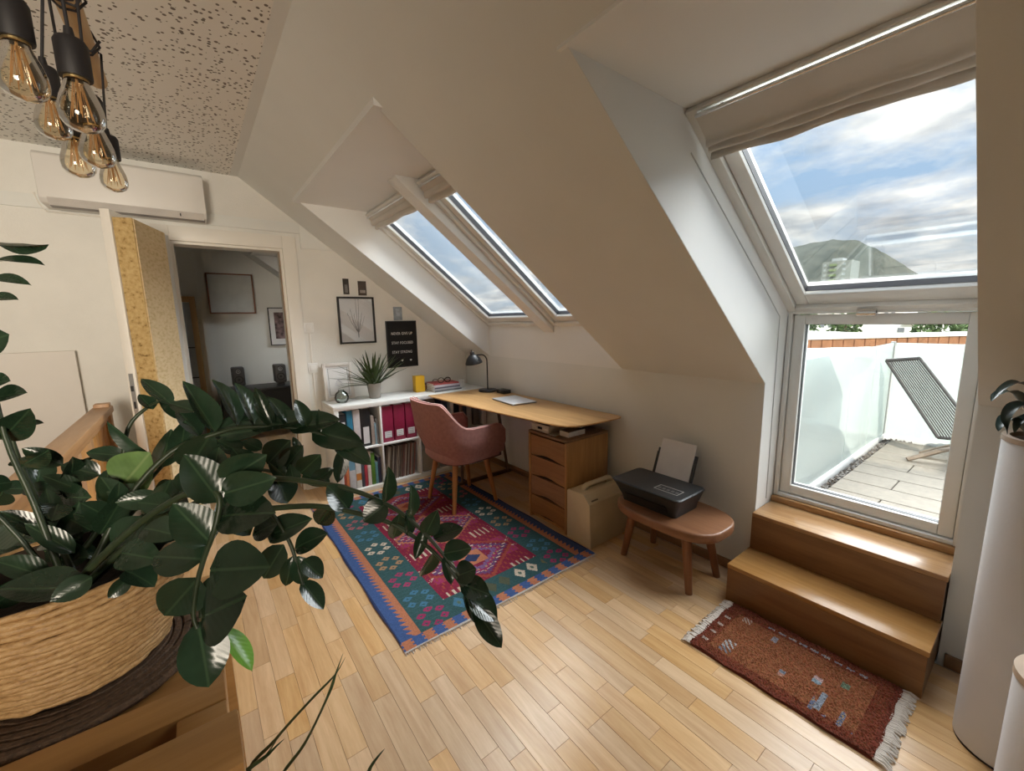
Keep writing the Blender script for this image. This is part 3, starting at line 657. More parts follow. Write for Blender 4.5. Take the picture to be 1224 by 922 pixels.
# on the cabinet, under the desk top
tray = thing('letter_tray', 'white tray with a cut-out grip on top of the drawer cabinet', 'tray', (-.33, -1.72, ZT))
obj('tray_body', B().box(-.44, -.16, -1.80, -1.794, ZT, ZT+.055).box(-.44, -.16, -1.626, -1.62, ZT, ZT+.055).box(-.166, -.16, -1.794, -1.626, ZT, ZT+.055).box(-.44, -.166, -1.794, -1.626, ZT, ZT+.005)
    .box(-.44, -.434, -1.794, -1.626, ZT, ZT+.018).box(-.44, -.434, -1.794, -1.626, ZT+.036, ZT+.055).box(-.44, -.434, -1.794, -1.735, ZT+.018, ZT+.036).box(-.44, -.434, -1.685, -1.626, ZT+.018, ZT+.036), plain('tray_white', (.62, .57, .52), .6), tray, bev=.001)
tag(obj('black_pouch', B().box(-.42, -.18, -1.785, -1.635, ZT+.0055, ZT+.075), M['black'], bev=.012, origin=(-.30, -1.71, ZT)), 'black pouch lying in the white tray under the desk top', 'pouch')
nt_ = obj('notepad', B().box(-.40, -.24, -1.955, -1.87, ZT, ZT+.035), paper, bev=.001, label='small white notepad block at the front of the cabinet top', cat='notepad', origin=(-.32, -1.91, ZT))
obj('grey_cover', B().box(-.402, -.238, -1.957, -1.868, ZT+.035, ZT+.039), plain('dark_cover', (.16, .14, .13), .6), nt_)
tag(obj('loose_sheet', B().box(-.445, -.28, -1.865, -1.815, ZT, ZT+.004), plain('green_grey_paper', (.46, .48, .42), .8), origin=(-.36, -1.84, ZT)), 'pale leaflet lying between tray and notepad', 'leaflet')
# laptop, small black box, lamp
lap = thing('laptop', 'closed silver laptop lying on the desk', 'laptop', (-.24, -1.13, ZD))
R = Matrix.Translation((-.247, -1.165, ZD)) @ Matrix.Rotation(-.10, 4, 'Z')
for nm, z0, z1, mm in (('laptop_base', .002, .009, plain('space_grey', (.30, .30, .31), .4, .6)), ('laptop_lid', .0096, .0155, plain('silver_lid', (.74, .77, .82), .33, .35))):
    k = B(); k.M = R; k.box(-.115, .115, -.165, .165, z0, z1); obj(nm, k, mm, lap, bev=.0025)
k = B(); k.M = R
for sx in (-.09, .09):
    for sy in (-.14, .14): k.cyl((sx, sy, 0), (sx, sy, .0022), .006, n=8)
obj('rubber_feet', k, M['black'], lap)
bx = obj('black_box', B().box(-.115, -.035, -.845, -.725, ZD, ZD+.035), M['black'], bev=.004, label='small black box on the desk beside the lamp foot', cat='box', origin=(-.075, -.79, ZD))
obj('box_socket', B().box(-.1165, -.1145, -.80, -.77, ZD+.010, ZD+.026), plain('socket_grey', (.10, .10, .10), .5), bx)
lamp = thing('desk_lamp', 'black gooseneck desk lamp at the back corner of the desk', 'lamp', (-.13, -.60, ZD))
lx, ly = -.125, -.595
M['lamp_black'] = plain('lamp_black', (.02, .02, .022), .38)
obj('lamp_base', B().lathe([(0, 0), (.084, 0), (.088, .004), (.088, .014), (.082, .019), (0, .021)], (lx, ly, ZD), 36, cap=False), M['lamp_black'], lamp, smooth=.7)
arc = [(lx, ly, ZD+.015), (lx, ly, ZD+.20)]+[(lx-.065+.065*math.cos(a), ly, ZD+.285+.07*math.sin(a)) for a in [PI*i/20 for i in range(0, 11)]]+[(lx-.115, ly, ZD+.355)]
obj('lamp_stem', B().tube(arc, .0065, 10), M['lamp_black'], lamp, smooth=1)
k = B(); k.M = Matrix.Translation((lx-.155, ly, ZD+.335)) @ Matrix.Rotation(-.18, 4, 'Y')
k.lathe([(.0, .058), (.016, .056), (.020, .05), (.021, .028), (.034, .022), (.062, -.008), (.078, -.045), (.080, -.058), (.076, -.058), (.072, -.044), (.057, -.010), (.03, .016), (0, .018)], (0, 0, 0), 32, cap=False)
sh = obj('lamp_shade', k, M['lamp_black'], lamp, smooth=.9)
k = B(); k.M = Matrix.Translation((lx-.155, ly, ZD+.335)) @ Matrix.Rotation(-.18, 4, 'Y'); k.cyl((0, 0, .055), (0, 0, .072), .008, n=10); obj('switch_knob', k, M['lamp_black'], sh)
# ================================================================ armchair
def loc_b(Mx): k = B(); k.M = Mx; return k
CX, CY = -.715, -1.06
chair = thing('armchair', 'dusty pink upholstered tub chair on round wooden legs at the desk', 'chair', (CX, CY, 0))
MC = Matrix.Translation((CX, CY, 0)) @ Matrix.Rotation(.02, 4, 'Z')
M['pink'] = plain('dusty_pink_fabric', (.35, .175, .155), .9, var=.12, scale=40, bmp=.35, bscale=420, spec=.15)
M['pink_in'] = plain('dusty_pink_inner', (.38, .20, .18), .9, var=.10, scale=40, bmp=.3, bscale=420, spec=.15)
def sm(a, b_, x): t_ = max(0, min(1, (x-a)/(b_-a))); return t_*t_*(3-2*t_)
def plan(s, k):
    """tub outline: s from -1 (front of one arm) round the back to 1; k scales towards the floor"""
    a = abs(s); sg = 1 if s > 0 else -1
    if a < .5:
        f = s/.5*PI/2; c_, s_ = math.cos(f), math.sin(f)
        x_ = -.05-.25*abs(c_)**.75; y_ = .285*math.copysign(abs(s_)**.72, s_)
    else:
        t_ = (a-.5)/.5; x_ = -.05+.30*t_; y_ = sg*(.285-.012*t_)
    return x_, y_
def shell(u, v, inset=0):
    s = u*2-1; a = abs(s)
    top = .655+.205*(1-sm(.22, .50, a))-.055*sm(.90, 1, a)**2
    bot = .385+.015*a
    z_ = bot+(top-bot)*v
    k = .80+.20*sm(0, .55, v)
    x_, y_ = plan(s, 1)
    lean = -(z_-.46)*.13*(1-sm(.35, .7, a))
    x_ = x_*k+lean*1.0; y_ *= (.90+.10*sm(0, .6, v))+.05*v*(1-a)
    d = math.hypot(x_+.02, y_)
    if inset: x_ *= 1-inset/.30; y_ *= 1-inset/.285
    return x_, y_, z_
b = loc_b(MC); nu, nv = 56, 12
b.grid(lambda u, v: shell(u, v), nu, nv); no = len(b.v)
b.grid(lambda u, v: shell(u, v, .042), nu, nv)
W1 = nu+1
for i in range(nu):
    b.f.append((nv*W1+i, nv*W1+i+1, no+nv*W1+i+1, no+nv*W1+i)); b.f.append((i, i+1, no+i+1, no+i))
for j in range(nv):
    b.f.append((j*W1, (j+1)*W1, no+(j+1)*W1, no+j*W1)); b.f.append((j*W1+nu, (j+1)*W1+nu, no+(j+1)*W1+nu, no+j*W1+nu))
sh_ = obj('tub_shell', b, M['pink'], chair, smooth=1.1)
b = loc_b(MC); b.tube([Vector(shell(i/nu, 1, .021))+Vector((0, 0, .003)) for i in range(nu+1)], .0045, 6); obj('rim_piping', b, plain('piping', (.55, .36, .33), .9), sh_, smooth=1)
b = loc_b(MC); b.prism([(x_*.86, y_*.86) for x_, y_ in [plan(-1+2*i/30, 1) for i in range(31)]]+[(.285, .22), (.285, -.22)], 'z', .405, .475)
obj('seat_cushion', b, M['pink_in'], chair, bev=.018, seg=3)
b = loc_b(MC); b.prism([(x_*.74, y_*.80) for x_, y_ in [plan(-1+2*i/30, 1) for i in range(31)]]+[(.25, .21), (.25, -.21)], 'z', .375, .405)
obj('seat_base', b, plain('under_fabric', (.10, .05, .045), .9), chair)
M['chair_leg'] = wood('chair_leg', (.34, .135, .035), (.46, .21, .07), 'z', .4)
for sx, sy in ((-1, -1), (-1, 1), (1, -1), (1, 1)):
    b = loc_b(MC); b.tube([(sx*.135, sy*.145, .385), (sx*.195, sy*.198, .006)], [.0235, .0145], 14); obj('leg', b, M['chair_leg'], chair, smooth=1)

# ================================================================ stool, printer, carrying case
stool = thing('wooden_stool', 'small walnut stool with oval top carrying the printer', 'stool', (-.29, -2.655, 0))
M['stool'] = wood('stool_walnut', (.17, .068, .03), (.29, .135, .066), 'y', .38, 0, .5)
M['stool_leg'] = wood('stool_leg_walnut', (.17, .062, .024), (.28, .12, .052), 'z', .38, 0, .5)
b = B(); pts = []
for i in range(48):
    a = 2*PI*i/48; pts.append((-.29+.205*math.copysign(abs(math.cos(a))**.68, math.cos(a)), -2.66+.305*math.copysign(abs(math.sin(a))**.68, math.sin(a))))
b.prism(pts, 'z', .330, .382); obj('stool_top', b, M['stool'], stool, bev=.012, seg=3)
for (tx, ty), (fx, fy) in (((-.36, -2.46), (-.352, -2.385)), ((-.385, -2.80), (-.393, -2.835)), ((-.17, -2.79), (-.135, -2.853)), ((-.18, -2.48), (-.092, -2.418))):
    obj('leg', B().tube([(tx, ty, .34), (fx, fy, .0)], [.027, .0185], 14), M['stool_leg'], stool, smooth=1)
pr = thing('printer', 'dark grey inkjet printer on the stool with paper in its rear tray', 'printer', (-.30, -2.58, .3825))
ZP = .3825
M['printer'] = plain('printer_charcoal', (.030, .034, .038), .38, var=.1); M['printer_top'] = plain('printer_lid', (.040, .044, .048), .42, var=.1)
def ring(x0, x1, y0, y1, z, r, n=5):
    out = []
    for cx_, cy_, a0 in ((x1-r, y1-r, 0), (x0+r, y1-r, PI/2), (x0+r, y0+r, PI), (x1-r, y0+r, 1.5*PI)):
        for i in range(n): a = a0+PI/2*i/(n-1); out.append((cx_+r*math.cos(a), cy_+r*math.sin(a), z))
    return out
def loft(b, rings):
    n = len(rings[0]); o = len(b.v)
    b.add([p for r in rings for p in r], [(i*n+k, i*n+(k+1) % n, (i+1)*n+(k+1) % n, (i+1)*n+k) for i in range(len(rings)-1) for k in range(n)]+[tuple(range(n-1, -1, -1)), tuple(range((len(rings)-1)*n, len(rings)*n))])
b = B(); loft(b, [ring(-.40, -.165, -2.74, -2.40, ZP, .02), ring(-.405, -.165, -2.745, -2.395, ZP+.03, .02), ring(-.445, -.178, -2.785, -2.365, ZP+.112, .025), ring(-.452, -.18, -2.79, -2.36, ZP+.120, .026)])
obj('printer_body', b, M['printer'], pr, smooth=.5)
b = B(); loft(b, [ring(-.450, -.182, -2.788, -2.362, ZP+.1202, .026), ring(-.456, -.180, -2.793, -2.357, ZP+.126, .03), ring(-.450, -.184, -2.787, -2.363, ZP+.132, .03)])
lid = obj('printer_lid', b, M['printer_top'], pr, smooth=.5)
k = B(); x0, x1, y0, y1 = -.395, -.325, -2.745, -2.605
for a in ((x0, x1, y0, y0+.004), (x0, x1, y1-.004, y1), (x0, x0+.004, y0+.004, y1-.004), (x1-.004, x1, y0+.004, y1-.004)): k.box(*a, ZP+.132, ZP+.1328)
pan = obj('control_panel', k, plain('silver_outline', (.62, .62, .60), .35), pr)
k = B()
for i in range(5): k.box(-.375, -.357, -2.735+i*.026, -2.720+i*.026, ZP+.1321, ZP+.1338)
obj('button', k, plain('button_grey', (.20, .20, .20), .4), pan)
obj('output_slot', B().add([(-.4025, -2.70, ZP+.018), (-.4025, -2.44, ZP+.018), (-.424, -2.44, ZP+.060), (-.424, -2.70, ZP+.060), (-.4075, -2.70, ZP+.018), (-.4075, -2.44, ZP+.018), (-.429, -2.44, ZP+.060), (-.429, -2.70, ZP+.060)], [(0,1,2,3),(4,5,6,7),(0,1,5,4),(1,2,6,5),(2,3,7,6),(3,0,4,7)]), M['black'], pr)
MT = Matrix.Translation((-.178, -2.575, ZP+.118)) @ Matrix.Rotation(.36, 4, 'Y')
b = loc_b(MT).box(.004, .012, -.125, .125, -.02, .165).box(-.004, .004, -.125, -.112, 0, .14).box(-.004, .004, .112, .125, 0, .14)
obj('paper_support', b, M['printer'], pr, bev=.002)
tag(obj('paper_stack', loc_b(MT).box(-.002, .0035, -.107, .108, -.01, .225), plain('printer_paper', (.70, .69, .70), .8), origin=(-.15, -2.57, ZP+.12)), 'stack of white paper standing in the printer rear tray', 'paper')

case = thing('carrying_case', 'beige hard carrying case with a handle between cabinet and stool', 'case', (-.28, -2.11, 0))
M['case'] = plain('beige_case', (.58, .46, .29), .42, var=.03, bmp=.08, bscale=260)
M['case_light'] = plain('beige_case_rim', (.64, .53, .36), .4, var=.03)
prof = [(-2.012, .0), (-2.012, .325), (-2.022, .335), (-2.145, .340), (-2.158, .336), (-2.205, .285), (-2.222, .0)]
obj('case_body', B().prism(prof, 'x', -.455, -.112), M['case'], case, bev=.004)
pr2 = [(y_+(.0015 if y_ > -2.1 else -.0015), z_+(.0015 if z_ > .1 else 0)) for y_, z_ in prof]
obj('end_cap', B().prism(pr2, 'x', -.470, -.455), M['case_light'], case, bev=.004)
obj('end_cap', B().prism(pr2, 'x', -.112, -.098), M['case_light'], case, bev=.004)
hd = obj('case_handle', B().tube([(-.405, -2.10, .338), (-.402, -2.10, .356), (-.385, -2.10, .366), (-.165, -2.10, .366), (-.148, -2.10, .356), (-.145, -2.10, .338)], .0165, 12), M['case_light'], case, smooth=1)
obj('handle_mount', B().box(-.405, -.365, -2.11, -2.07, .338, .350).box(-.192, -.152, -2.11, -2.07, .338, .350), M['case'], hd, bev=.003)
k = B().add([(-.435, -2.1905, .303), (-.375, -2.1905, .303), (-.375, -2.1975, .2955), (-.435, -2.1975, .2955), (-.435, -2.1890, .301), (-.375, -2.1890, .301), (-.375, -2.1955, .294), (-.435, -2.1955, .294)], [(0,1,2,3),(4,5,6,7),(0,1,5,4),(1,2,6,5),(2,3,7,6),(3,0,4,7)])
obj('badge', k, plain('badge_brown', (.14, .10, .06), .5), case)

# ================================================================ rugs (the woven pattern is colour per knot)
def knot_rug(name, x0, x1, y0, y1, nx, ny, fn, z0, z1, jit, rough=1.0, relief=0, dim=1.0):
    """flat woven sheet; fn(u, v) gives each knot's colour, u across, v away from the window side"""
    rnd = random.Random(2); vs = []; fs = []; cols = []
    def hz(u, v): return z1+relief*rnd.random()+.0012*math.sin(9*u+5*v)*math.sin(11*v)
    for j in range(ny+1):
        for i in range(nx+1):
            u, v = i/nx, j/ny
            e = .0035*math.sin(v*23)*(1 if i in (0, nx) else 0)
            vs.append((x0+(x1-x0)*u+e, y0+(y1-y0)*v+(.003*math.sin(u*19) if j in (0, ny) else 0), hz(u, v)))
    for j in range(ny):
        for i in range(nx):
            fs.append((j*(nx+1)+i, j*(nx+1)+i+1, (j+1)*(nx+1)+i+1, (j+1)*(nx+1)+i))
            c = fn((i+.5)/nx, (j+.5)/ny, rnd); f = 1+jit*(rnd.random()-.5); g_ = (c[0]+c[1]+c[2])/3*.14; cols.append(tuple((k_*.86+g_)*f*dim for k_ in c)+(1,))
    me = bpy.data.meshes.new(name); me.from_pydata(vs, [], fs)
    ca = me.color_attributes.new('knots', 'FLOAT_COLOR', 'CORNER'); flat = []
    for c in cols: flat += list(c)*4
    ca.data.foreach_set('color', flat)
    m, t, p, L = mat(name+'_wool'); a = N(t, 'ShaderNodeVertexColor', layer_name='knots'); L(a.outputs[0], p.inputs['Base Color']); p.inputs['Roughness'].default_value = rough; p.inputs['Specular IOR Level'].default_value = .1
    bump(t, p, noise(t, 900 if not relief else 300, 2), .4, .002)
    me.materials.append(m)
    o = bpy.data.objects.new(name, me); COL.objects.link(o); o.location = (0, 0, z0); return o
RX0, RX1, RY0, RY1 = -1.730, -.488, -2.285, -.45
RWm, RLm = RX1-RX0, RY1-RY0
blue, orange, teal, crim, purp, cream, mag, navy, tan, brick, lil = (.045, .105, .30), (.50, .17, .075), (.035, .10, .105), (.235, .012, .045), (.13, .05, .16), (.60, .50, .38), (.33, .02, .11), (.03, .045, .12), (.40, .23, .11), (.34, .055, .03), (.20, .10, .26)
lblue = (.05, .18, .30); olive = (.16, .14, .06)
def eagle(a, b_):
    """hooked bird motif in a unit cell centred on 0: body diagonal with stepped claws"""
    r = max(abs(a), abs(b_))
    if abs(a)+abs(b_) < .16: return 1
    if abs(abs(a)-abs(b_)) < .055 and r < .42 and r > .1: return 2
    if .26 < abs(a) < .42 and int((b_+1)*16) % 3 == 0 and abs(b_) < .30: return 2
    return 0
def kilim(u, v, r):
    x_, y_ = u*RWm, v*RLm; xe = RWm-x_; ye = RLm-y_
    ex = min(x_, xe); ey = min(y_, ye)
    # end border: blocks of blue and orange; side border: blue with an orange saw edge
    if ey < .072 and ex > .0:
        if ey < .008: return (.55, .50, .45)
        s_ = (x_*.999-(.010 if int(ey/.012) % 2 else 0)) % .105
        return orange if s_ < .050 else blue
    if ex < .115:
        if ex < .012: return navy
        t_ = ((y_) % .036)/.036; edge = .050+.032*(1-t_)
        if ex > edge: return orange if ex < .108 else teal
        return blue if (x_ < .2) else (.05, .08, .19)  # right border darker: the shade it lies in is put into the colour
    if ex < .30 or ey < .215:
        # teal border with rosettes of petals in changing colours
        if ex < .30 and not (ey < .215):
            cv = y_; cu = ex-.205; per = .205
        elif ex >= .30:
            cv = x_-.30; cu = ey-.145; per = .20
        else:
            cv = y_ if ey >= .215 else 0.10; cu = ex-.205; per = .205
            if ey < .215: cv = ey-.04
        k_ = int(cv//per); cc = (cv % per)-per/2
        pal = (mag, lblue, (.36, .03, .12), tan, cream, lblue, (.40, .10, .12), tan)
        if ex >= .30:
            pal = (lblue, (.09, .10, .06), cream, olive, tan, (.36, .08, .10), olive)
            q = abs(abs(cc)-.045)/.036+abs(cu)/.052
            if q < 1: return pal[k_ % 7] if q > .35 or k_ % 2 else (.10, .16, .12)
            return teal if r.random() < .9 else (.03, .075, .10)
        for da, db in ((0, .058), (.05, .028), (.05, -.030), (0, -.060), (-.05, -.030), (-.05, .028)):
            if abs(cu-da)/.027+abs(cc-db)/.024 < 1:
                if abs(cu-da)/.027+abs(cc-db)/.024 < .3: return teal
                return pal[k_ % 8]
        return teal if (int(y_/.006) % 5) else (.045, .115, .13)
    # field: crimson and violet zig-zag diamonds with cream and orange hooks
    fx, fy = x_-.30, y_-.215; FW, FH = RWm-.60, RLm-.43
    cxn = (fx/FW-.5)*2; per = FH/3.0; cyy = (fy % per)/per*2-1
    step = math.floor((1-abs(cyy))*14)/14
    d = abs(cxn)-step
    sub = (int(fy/per))
    if abs(cxn) > .90 and r.random() < .9: return crim
    if abs(d) < .055: return orange if sub % 2 else brick
    if d > 0:
        e_ = eagle((abs(cxn)-.80)*1.4, cyy*.9 if abs(cyy) < 1 else 9)
        base_ = crim if abs(cyy) > .45 else mag
        q = (abs(cxn)*6+math.floor(cyy*9)/9*3) % 1.0
        if abs(cyy) > .82 and abs(cxn) > .45 and int(fx/.012) % 3 == 0: return cream
        if e_ == 2: return cream
        if q < .16: return brick
        return base_
    band = math.floor(-d*8)
    q = (fx*55+math.floor(fy*80)*.37) % 1
    h_ = (math.floor(abs(cxn)*11), math.floor(cyy*8))
    if band == 1 and (h_[0]+h_[1]) % 2 == 0 and int(fy/.009) % 3 == 0: return cream
    if band == 2 and int(fx/.014) % 2 == 0 and int(fy/.02) % 2: return tan
    if band >= 3 and abs(cyy) < .3 and abs(cxn) < .25: return (navy, teal, brick)[sub % 3] if abs(cxn)+abs(cyy) < .2 else orange
    return ((crim, purp, mag, lil, crim)[(band+sub) % 5]) if q > .12 else (purp if (band+sub) % 2 else (.16, .02, .06))
rug = knot_rug('kilim_rug', RX0, RX1, RY0, RY1, 248, 366, kilim, 0, .0055, .30, dim=.82)
tag(rug, 'large flat woven kilim with blue, orange and crimson pattern under the chair', 'rug')
k = B(); rq = random.Random(4)
for yy, sg in ((RY0, -1), (RY1, 1)):
    n = 120
    for i in range(n):
        x_ = RX0+(i+.5)/n*RWm+rq.uniform(-.003, .003); l = rq.uniform(.010, .022)
        k.tube([(x_, yy-sg*.002, .004), (x_+rq.uniform(-.006, .006), yy+sg*l, .0022)], .0016, 4)
o = obj('fringe', k, plain('kilim_fringe', (.55, .50, .44), .9), rug); o['kind'] = 'stuff'
MX0, MX1, MY0, MY1 = -.712, -.300, -3.655, -3.022
rust, dk = (.255, .085, .030), (.16, .036, .018)
def gabbeh(u, v, r):
    # u: 0 at the room side, 1 at the steps; w: 0 at the left end
    w = 1-v
    def at(a, b_, da, db): return abs(w-a) < da and abs(u-b_) < db
    n_ = .75+.5*(.5+.5*math.sin(31*u+17*math.sin(9*w))*math.sin(27*w+5*u))
    base_ = tuple(c*(.8+.35*n_*r.random()) for c in rust)
    if u < .05 or u > .95 or w < .03 or w > .97: base_ = (dk[0]*(.7+.6*r.random()), dk[1], dk[2])
    elif u < .13 or u > .84 or w < .09 or w > .90: base_ = tuple(c*.80*(.75+.45*r.random()) for c in (rust[0]*.85, rust[1]*.62, rust[2]*.7))
    sb = (.17, .19, .24); cr_ = (.42, .34, .29)
    if .86 < u < .93 and .28 < w < .86 and int(w*46) % 3 != 0 and int(u*40) % 2: return sb if r.random() < .7 else cr_
    if at(.18, .25, .035, .10) and int((w+u*.6)*52) % 2: return sb if u < .22 else (.36, .38, .40)
    if at(.50, .32, .03, .045) and int(w*60) % 3 != 1: return (.16, .20, .26) if u > .32 else (.40, .20, .15)
    if at(.66, .50, .022, .05): return (.20, .28, .34) if u < .5 else (.45, .30, .30)
    if at(.78, .62, .02, .04): return (.13, .19, .13)
    if at(.36, .74, .018, .045): return (.22, .22, .27)
    if at(.16, .80, .03, .045) and int((w*2+u)*40) % 2: return cr_
    if .66 < w < .90 and .10 < u < .32 and int(w*44) % 3 == 0 and (u < .20+.10*math.sin(w*40)): return (.13, .15, .24) if r.random() < .75 else (.38, .26, .12)
    if at(.72, .26, .016, .12): return (.22, .25, .30)
    if at(.05, .45, .02, .30) and int(u*30) % 5 == 0: return cr_
    return base_
mat_ = knot_rug('gabbeh_mat', MX0, MX1, MY0, MY1, 110, 170, gabbeh, 0, .011, .35, relief=.006)
tag(mat_, 'small rust coloured shag mat with white fringes before the steps', 'rug')
# edge skirt and fringes
k = B().box(MX0+.002, MX1-.002, MY0+.002, MY1-.002, 0, .0105)
obj('mat_edge', k, plain('mat_edge_wool', (.13, .03, .018), .95, var=.3, scale=200), mat_)
k = B()
for yy, sg in ((MY0, -1), (MY1, 1)):
    for i in range(34):
        x_ = MX0+(i+.5)/34*(MX1-MX0)
        for q in range(3):
            xx = x_+rq.uniform(-.006, .006); l = rq.uniform(.030, .045)
            k.tube([(xx, yy-sg*.004, .010), (xx+rq.uniform(-.006, .006), yy+sg*l*.5, .012), (xx+rq.uniform(-.012, .012), yy+sg*l, .004)], [.003, .0036, .0025], 5)
o = obj('fringe', k, plain('mat_fringe', (.62, .56, .50), .9), mat_); o['kind'] = 'stuff'

# ================================================================ air conditioner, canvas, stair guard
ac = thing('air_conditioner', 'long white wall mounted air conditioner above the open door', 'air conditioner', (-2.54, -.1, 2.16))
M['ac'] = plain('ac_white', (.74, .72, .69), .4, var=.01)
obj('ac_body', B().prism([(-.003, 2.45), (-.19, 2.45), (-.212, 2.43), (-.212, 2.195), (-.185, 2.165), (-.003, 2.165)], 'x', -2.935, -2.148), M['ac'], ac, bev=.008, smooth=.5)
fl_ = obj('air_flap', B().prism([(-.2145, 2.192), (-.2125, 2.198), (-.185, 2.160), (-.189, 2.156)], 'x', -2.90, -2.165), plain('ac_flap', (.60, .57, .54), .4), ac)
obj('air_slot', B().box(-2.90, -2.16, -.165, -.10, 2.158, 2.1655), plain('slot_grey', (.30, .28, .27), .6), ac)
obj('flap_hinge', B().box(-2.295, -2.289, -.209, -.199, 2.168, 2.192), M['black'], fl_)
tag(obj('refrigerant_cover', B().tube([(-2.985, -.008, 2.255), (-2.968, -.008, 2.19), (-2.945, -.008, 2.152), (-2.70, -.008, 2.148)], .006, 6), M['door_white'], smooth=1), 'thin white conduit curving along the wall below the air conditioner', 'conduit')
cv = thing('blank_canvas', 'large blank white canvas leaning on the far wall behind the stair guard', 'canvas', (-3.3, -.03, .30))
obj('canvas_cloth', B().box(-3.72, -2.928, -.048, -.028, .30, 1.297), plain('canvas_cloth', (.80, .765, .72), .8, var=.01), cv, bev=.003)
obj('stretcher_bar', B().box(-3.71, -2.94, -.028, -.008, .30, .34).box(-3.71, -2.94, -.028, -.008, 1.25, 1.29).box(-3.71, -3.67, -.028, -.008, .34, 1.25).box(-2.98, -2.94, -.028, -.008, .34, 1.25), plain('stretcher', (.5, .38, .24), .7), cv)
cs = thing('canvas_support', 'low white chest under the leaning canvas', 'chest', (-3.3, -.12, 0))
obj('chest_body', B().box(-3.75, -2.90, -.25, -.018, 0, .285), M['white'], cs, bev=.003); obj('chest_lid', B().box(-3.755, -2.895, -.255, -.018, .285, .2995), M['white'], cs, bev=.003)
M['guard'] = wood('guard_pine', (.42, .19, .06), (.62, .33, .12), 'z', .4, .12, .5)
M['guard_y'] = wood('guard_rail_pine', (.44, .22, .09), (.60, .34, .15), 'y', .38, 0, .5)
gx = -2.80
gd = thing('stair_guard', 'closed pine stair guard with broad handrail left of the open door', 'railing', (gx, -1.2, 0))
obj('handrail', B().box(gx-.045, gx+.045, -2.66, -.36, .925, .965), M['guard_y'], gd, bev=.006)
for i in range(15):
    y1_ = -.42-i*.148; obj('plank', B().box(gx-.012, gx+.012, y1_-.1455, y1_, .06, .88), M['guard'], gd, bev=.002)
obj('top_rail', B().box(gx-.022, gx+.022, -2.64, -.42, .88, .925), M['guard_y'], gd, bev=.003)
obj('bottom_rail', B().box(gx-.022, gx+.022, -2.64, -.42, .0, .06), M['guard_y'], gd, bev=.003)
for yy in (-.42, -2.70): obj('post', B().box(gx-.035, gx+.035, yy, yy+.07, 0, .985), M['guard'], gd, bev=.004)
# ================================================================ large glossy plant in a rope basket (positions in metres: leaf base, tip, facing, width, tone)
ZZ_STEMS = [
[(-2.498,-2.926,1.032),(-2.439,-2.91,1.142),(-2.369,-2.898,1.214),(-2.301,-2.908,1.237),(-2.253,-2.93,1.246),(-2.179,-2.962,1.238),(-2.127,-2.992,1.219),(-2.089,-3.029,1.182),(-2.07,-3.048,1.16)],
[(-2.487,-2.957,1.043),(-2.402,-2.977,1.14),(-2.309,-3.04,1.181),(-2.231,-3.098,1.188),(-2.162,-3.164,1.179),(-2.135,-3.187,1.17),(-2.109,-3.209,1.157),(-2.076,-3.246,1.133),(-2.048,-3.28,1.097),(-2.02,-3.319,1.043),(-2.009,-3.339,1.014)],
[(-2.494,-2.978,1.042),(-2.414,-3.012,1.113),(-2.326,-3.061,1.139),(-2.249,-3.117,1.147),(-2.19,-3.162,1.15),(-2.147,-3.197,1.141),(-2.099,-3.236,1.123),(-2.068,-3.264,1.099),(-2.044,-3.295,1.073),(-2.018,-3.33,1.025),(-2.006,-3.362,0.977)],
[(-2.49,-3.014,1.067),(-2.424,-3.074,1.144),(-2.364,-3.128,1.197),(-2.325,-3.161,1.215),(-2.31,-3.18,1.204),(-2.32,-3.187,1.165),(-2.335,-3.183,1.128),(-2.348,-3.181,1.089),(-2.356,-3.183,1.049),(-2.354,-3.188,1.03)],
[(-2.489,-2.921,1.025),(-2.387,-2.933,1.102),(-2.299,-2.979,1.141),(-2.244,-3.027,1.112),(-2.218,-3.058,1.056),(-2.21,-3.074,1.004),(-2.206,-3.083,0.974)],
[(-2.501,-2.897,1.034),(-2.434,-2.882,1.114),(-2.358,-2.894,1.153),(-2.279,-2.925,1.168),(-2.216,-2.975,1.159),(-2.167,-3.029,1.14)],
[(-2.527,-2.866,1.029),(-2.48,-2.838,1.095),(-2.449,-2.819,1.179),(-2.432,-2.805,1.251),(-2.401,-2.809,1.286),(-2.37,-2.829,1.303)],
[(-2.528,-2.923,1.058),(-2.545,-2.901,1.169),(-2.566,-2.876,1.278),(-2.571,-2.853,1.434),(-2.559,-2.846,1.585)],
[(-2.517,-2.9,1.026),(-2.548,-2.836,1.101),(-2.582,-2.774,1.217),(-2.589,-2.756,1.279)],
[(-2.537,-2.93,1.05),(-2.564,-2.92,1.127),(-2.599,-2.904,1.2)],
[(-2.548,-2.839,1.023),(-2.55,-2.755,1.119),(-2.516,-2.743,1.182),(-2.475,-2.77,1.197)],
[(-2.487,-2.897,1.028),(-2.437,-2.841,1.116),(-2.38,-2.845,1.186),(-2.33,-2.873,1.233)],
]
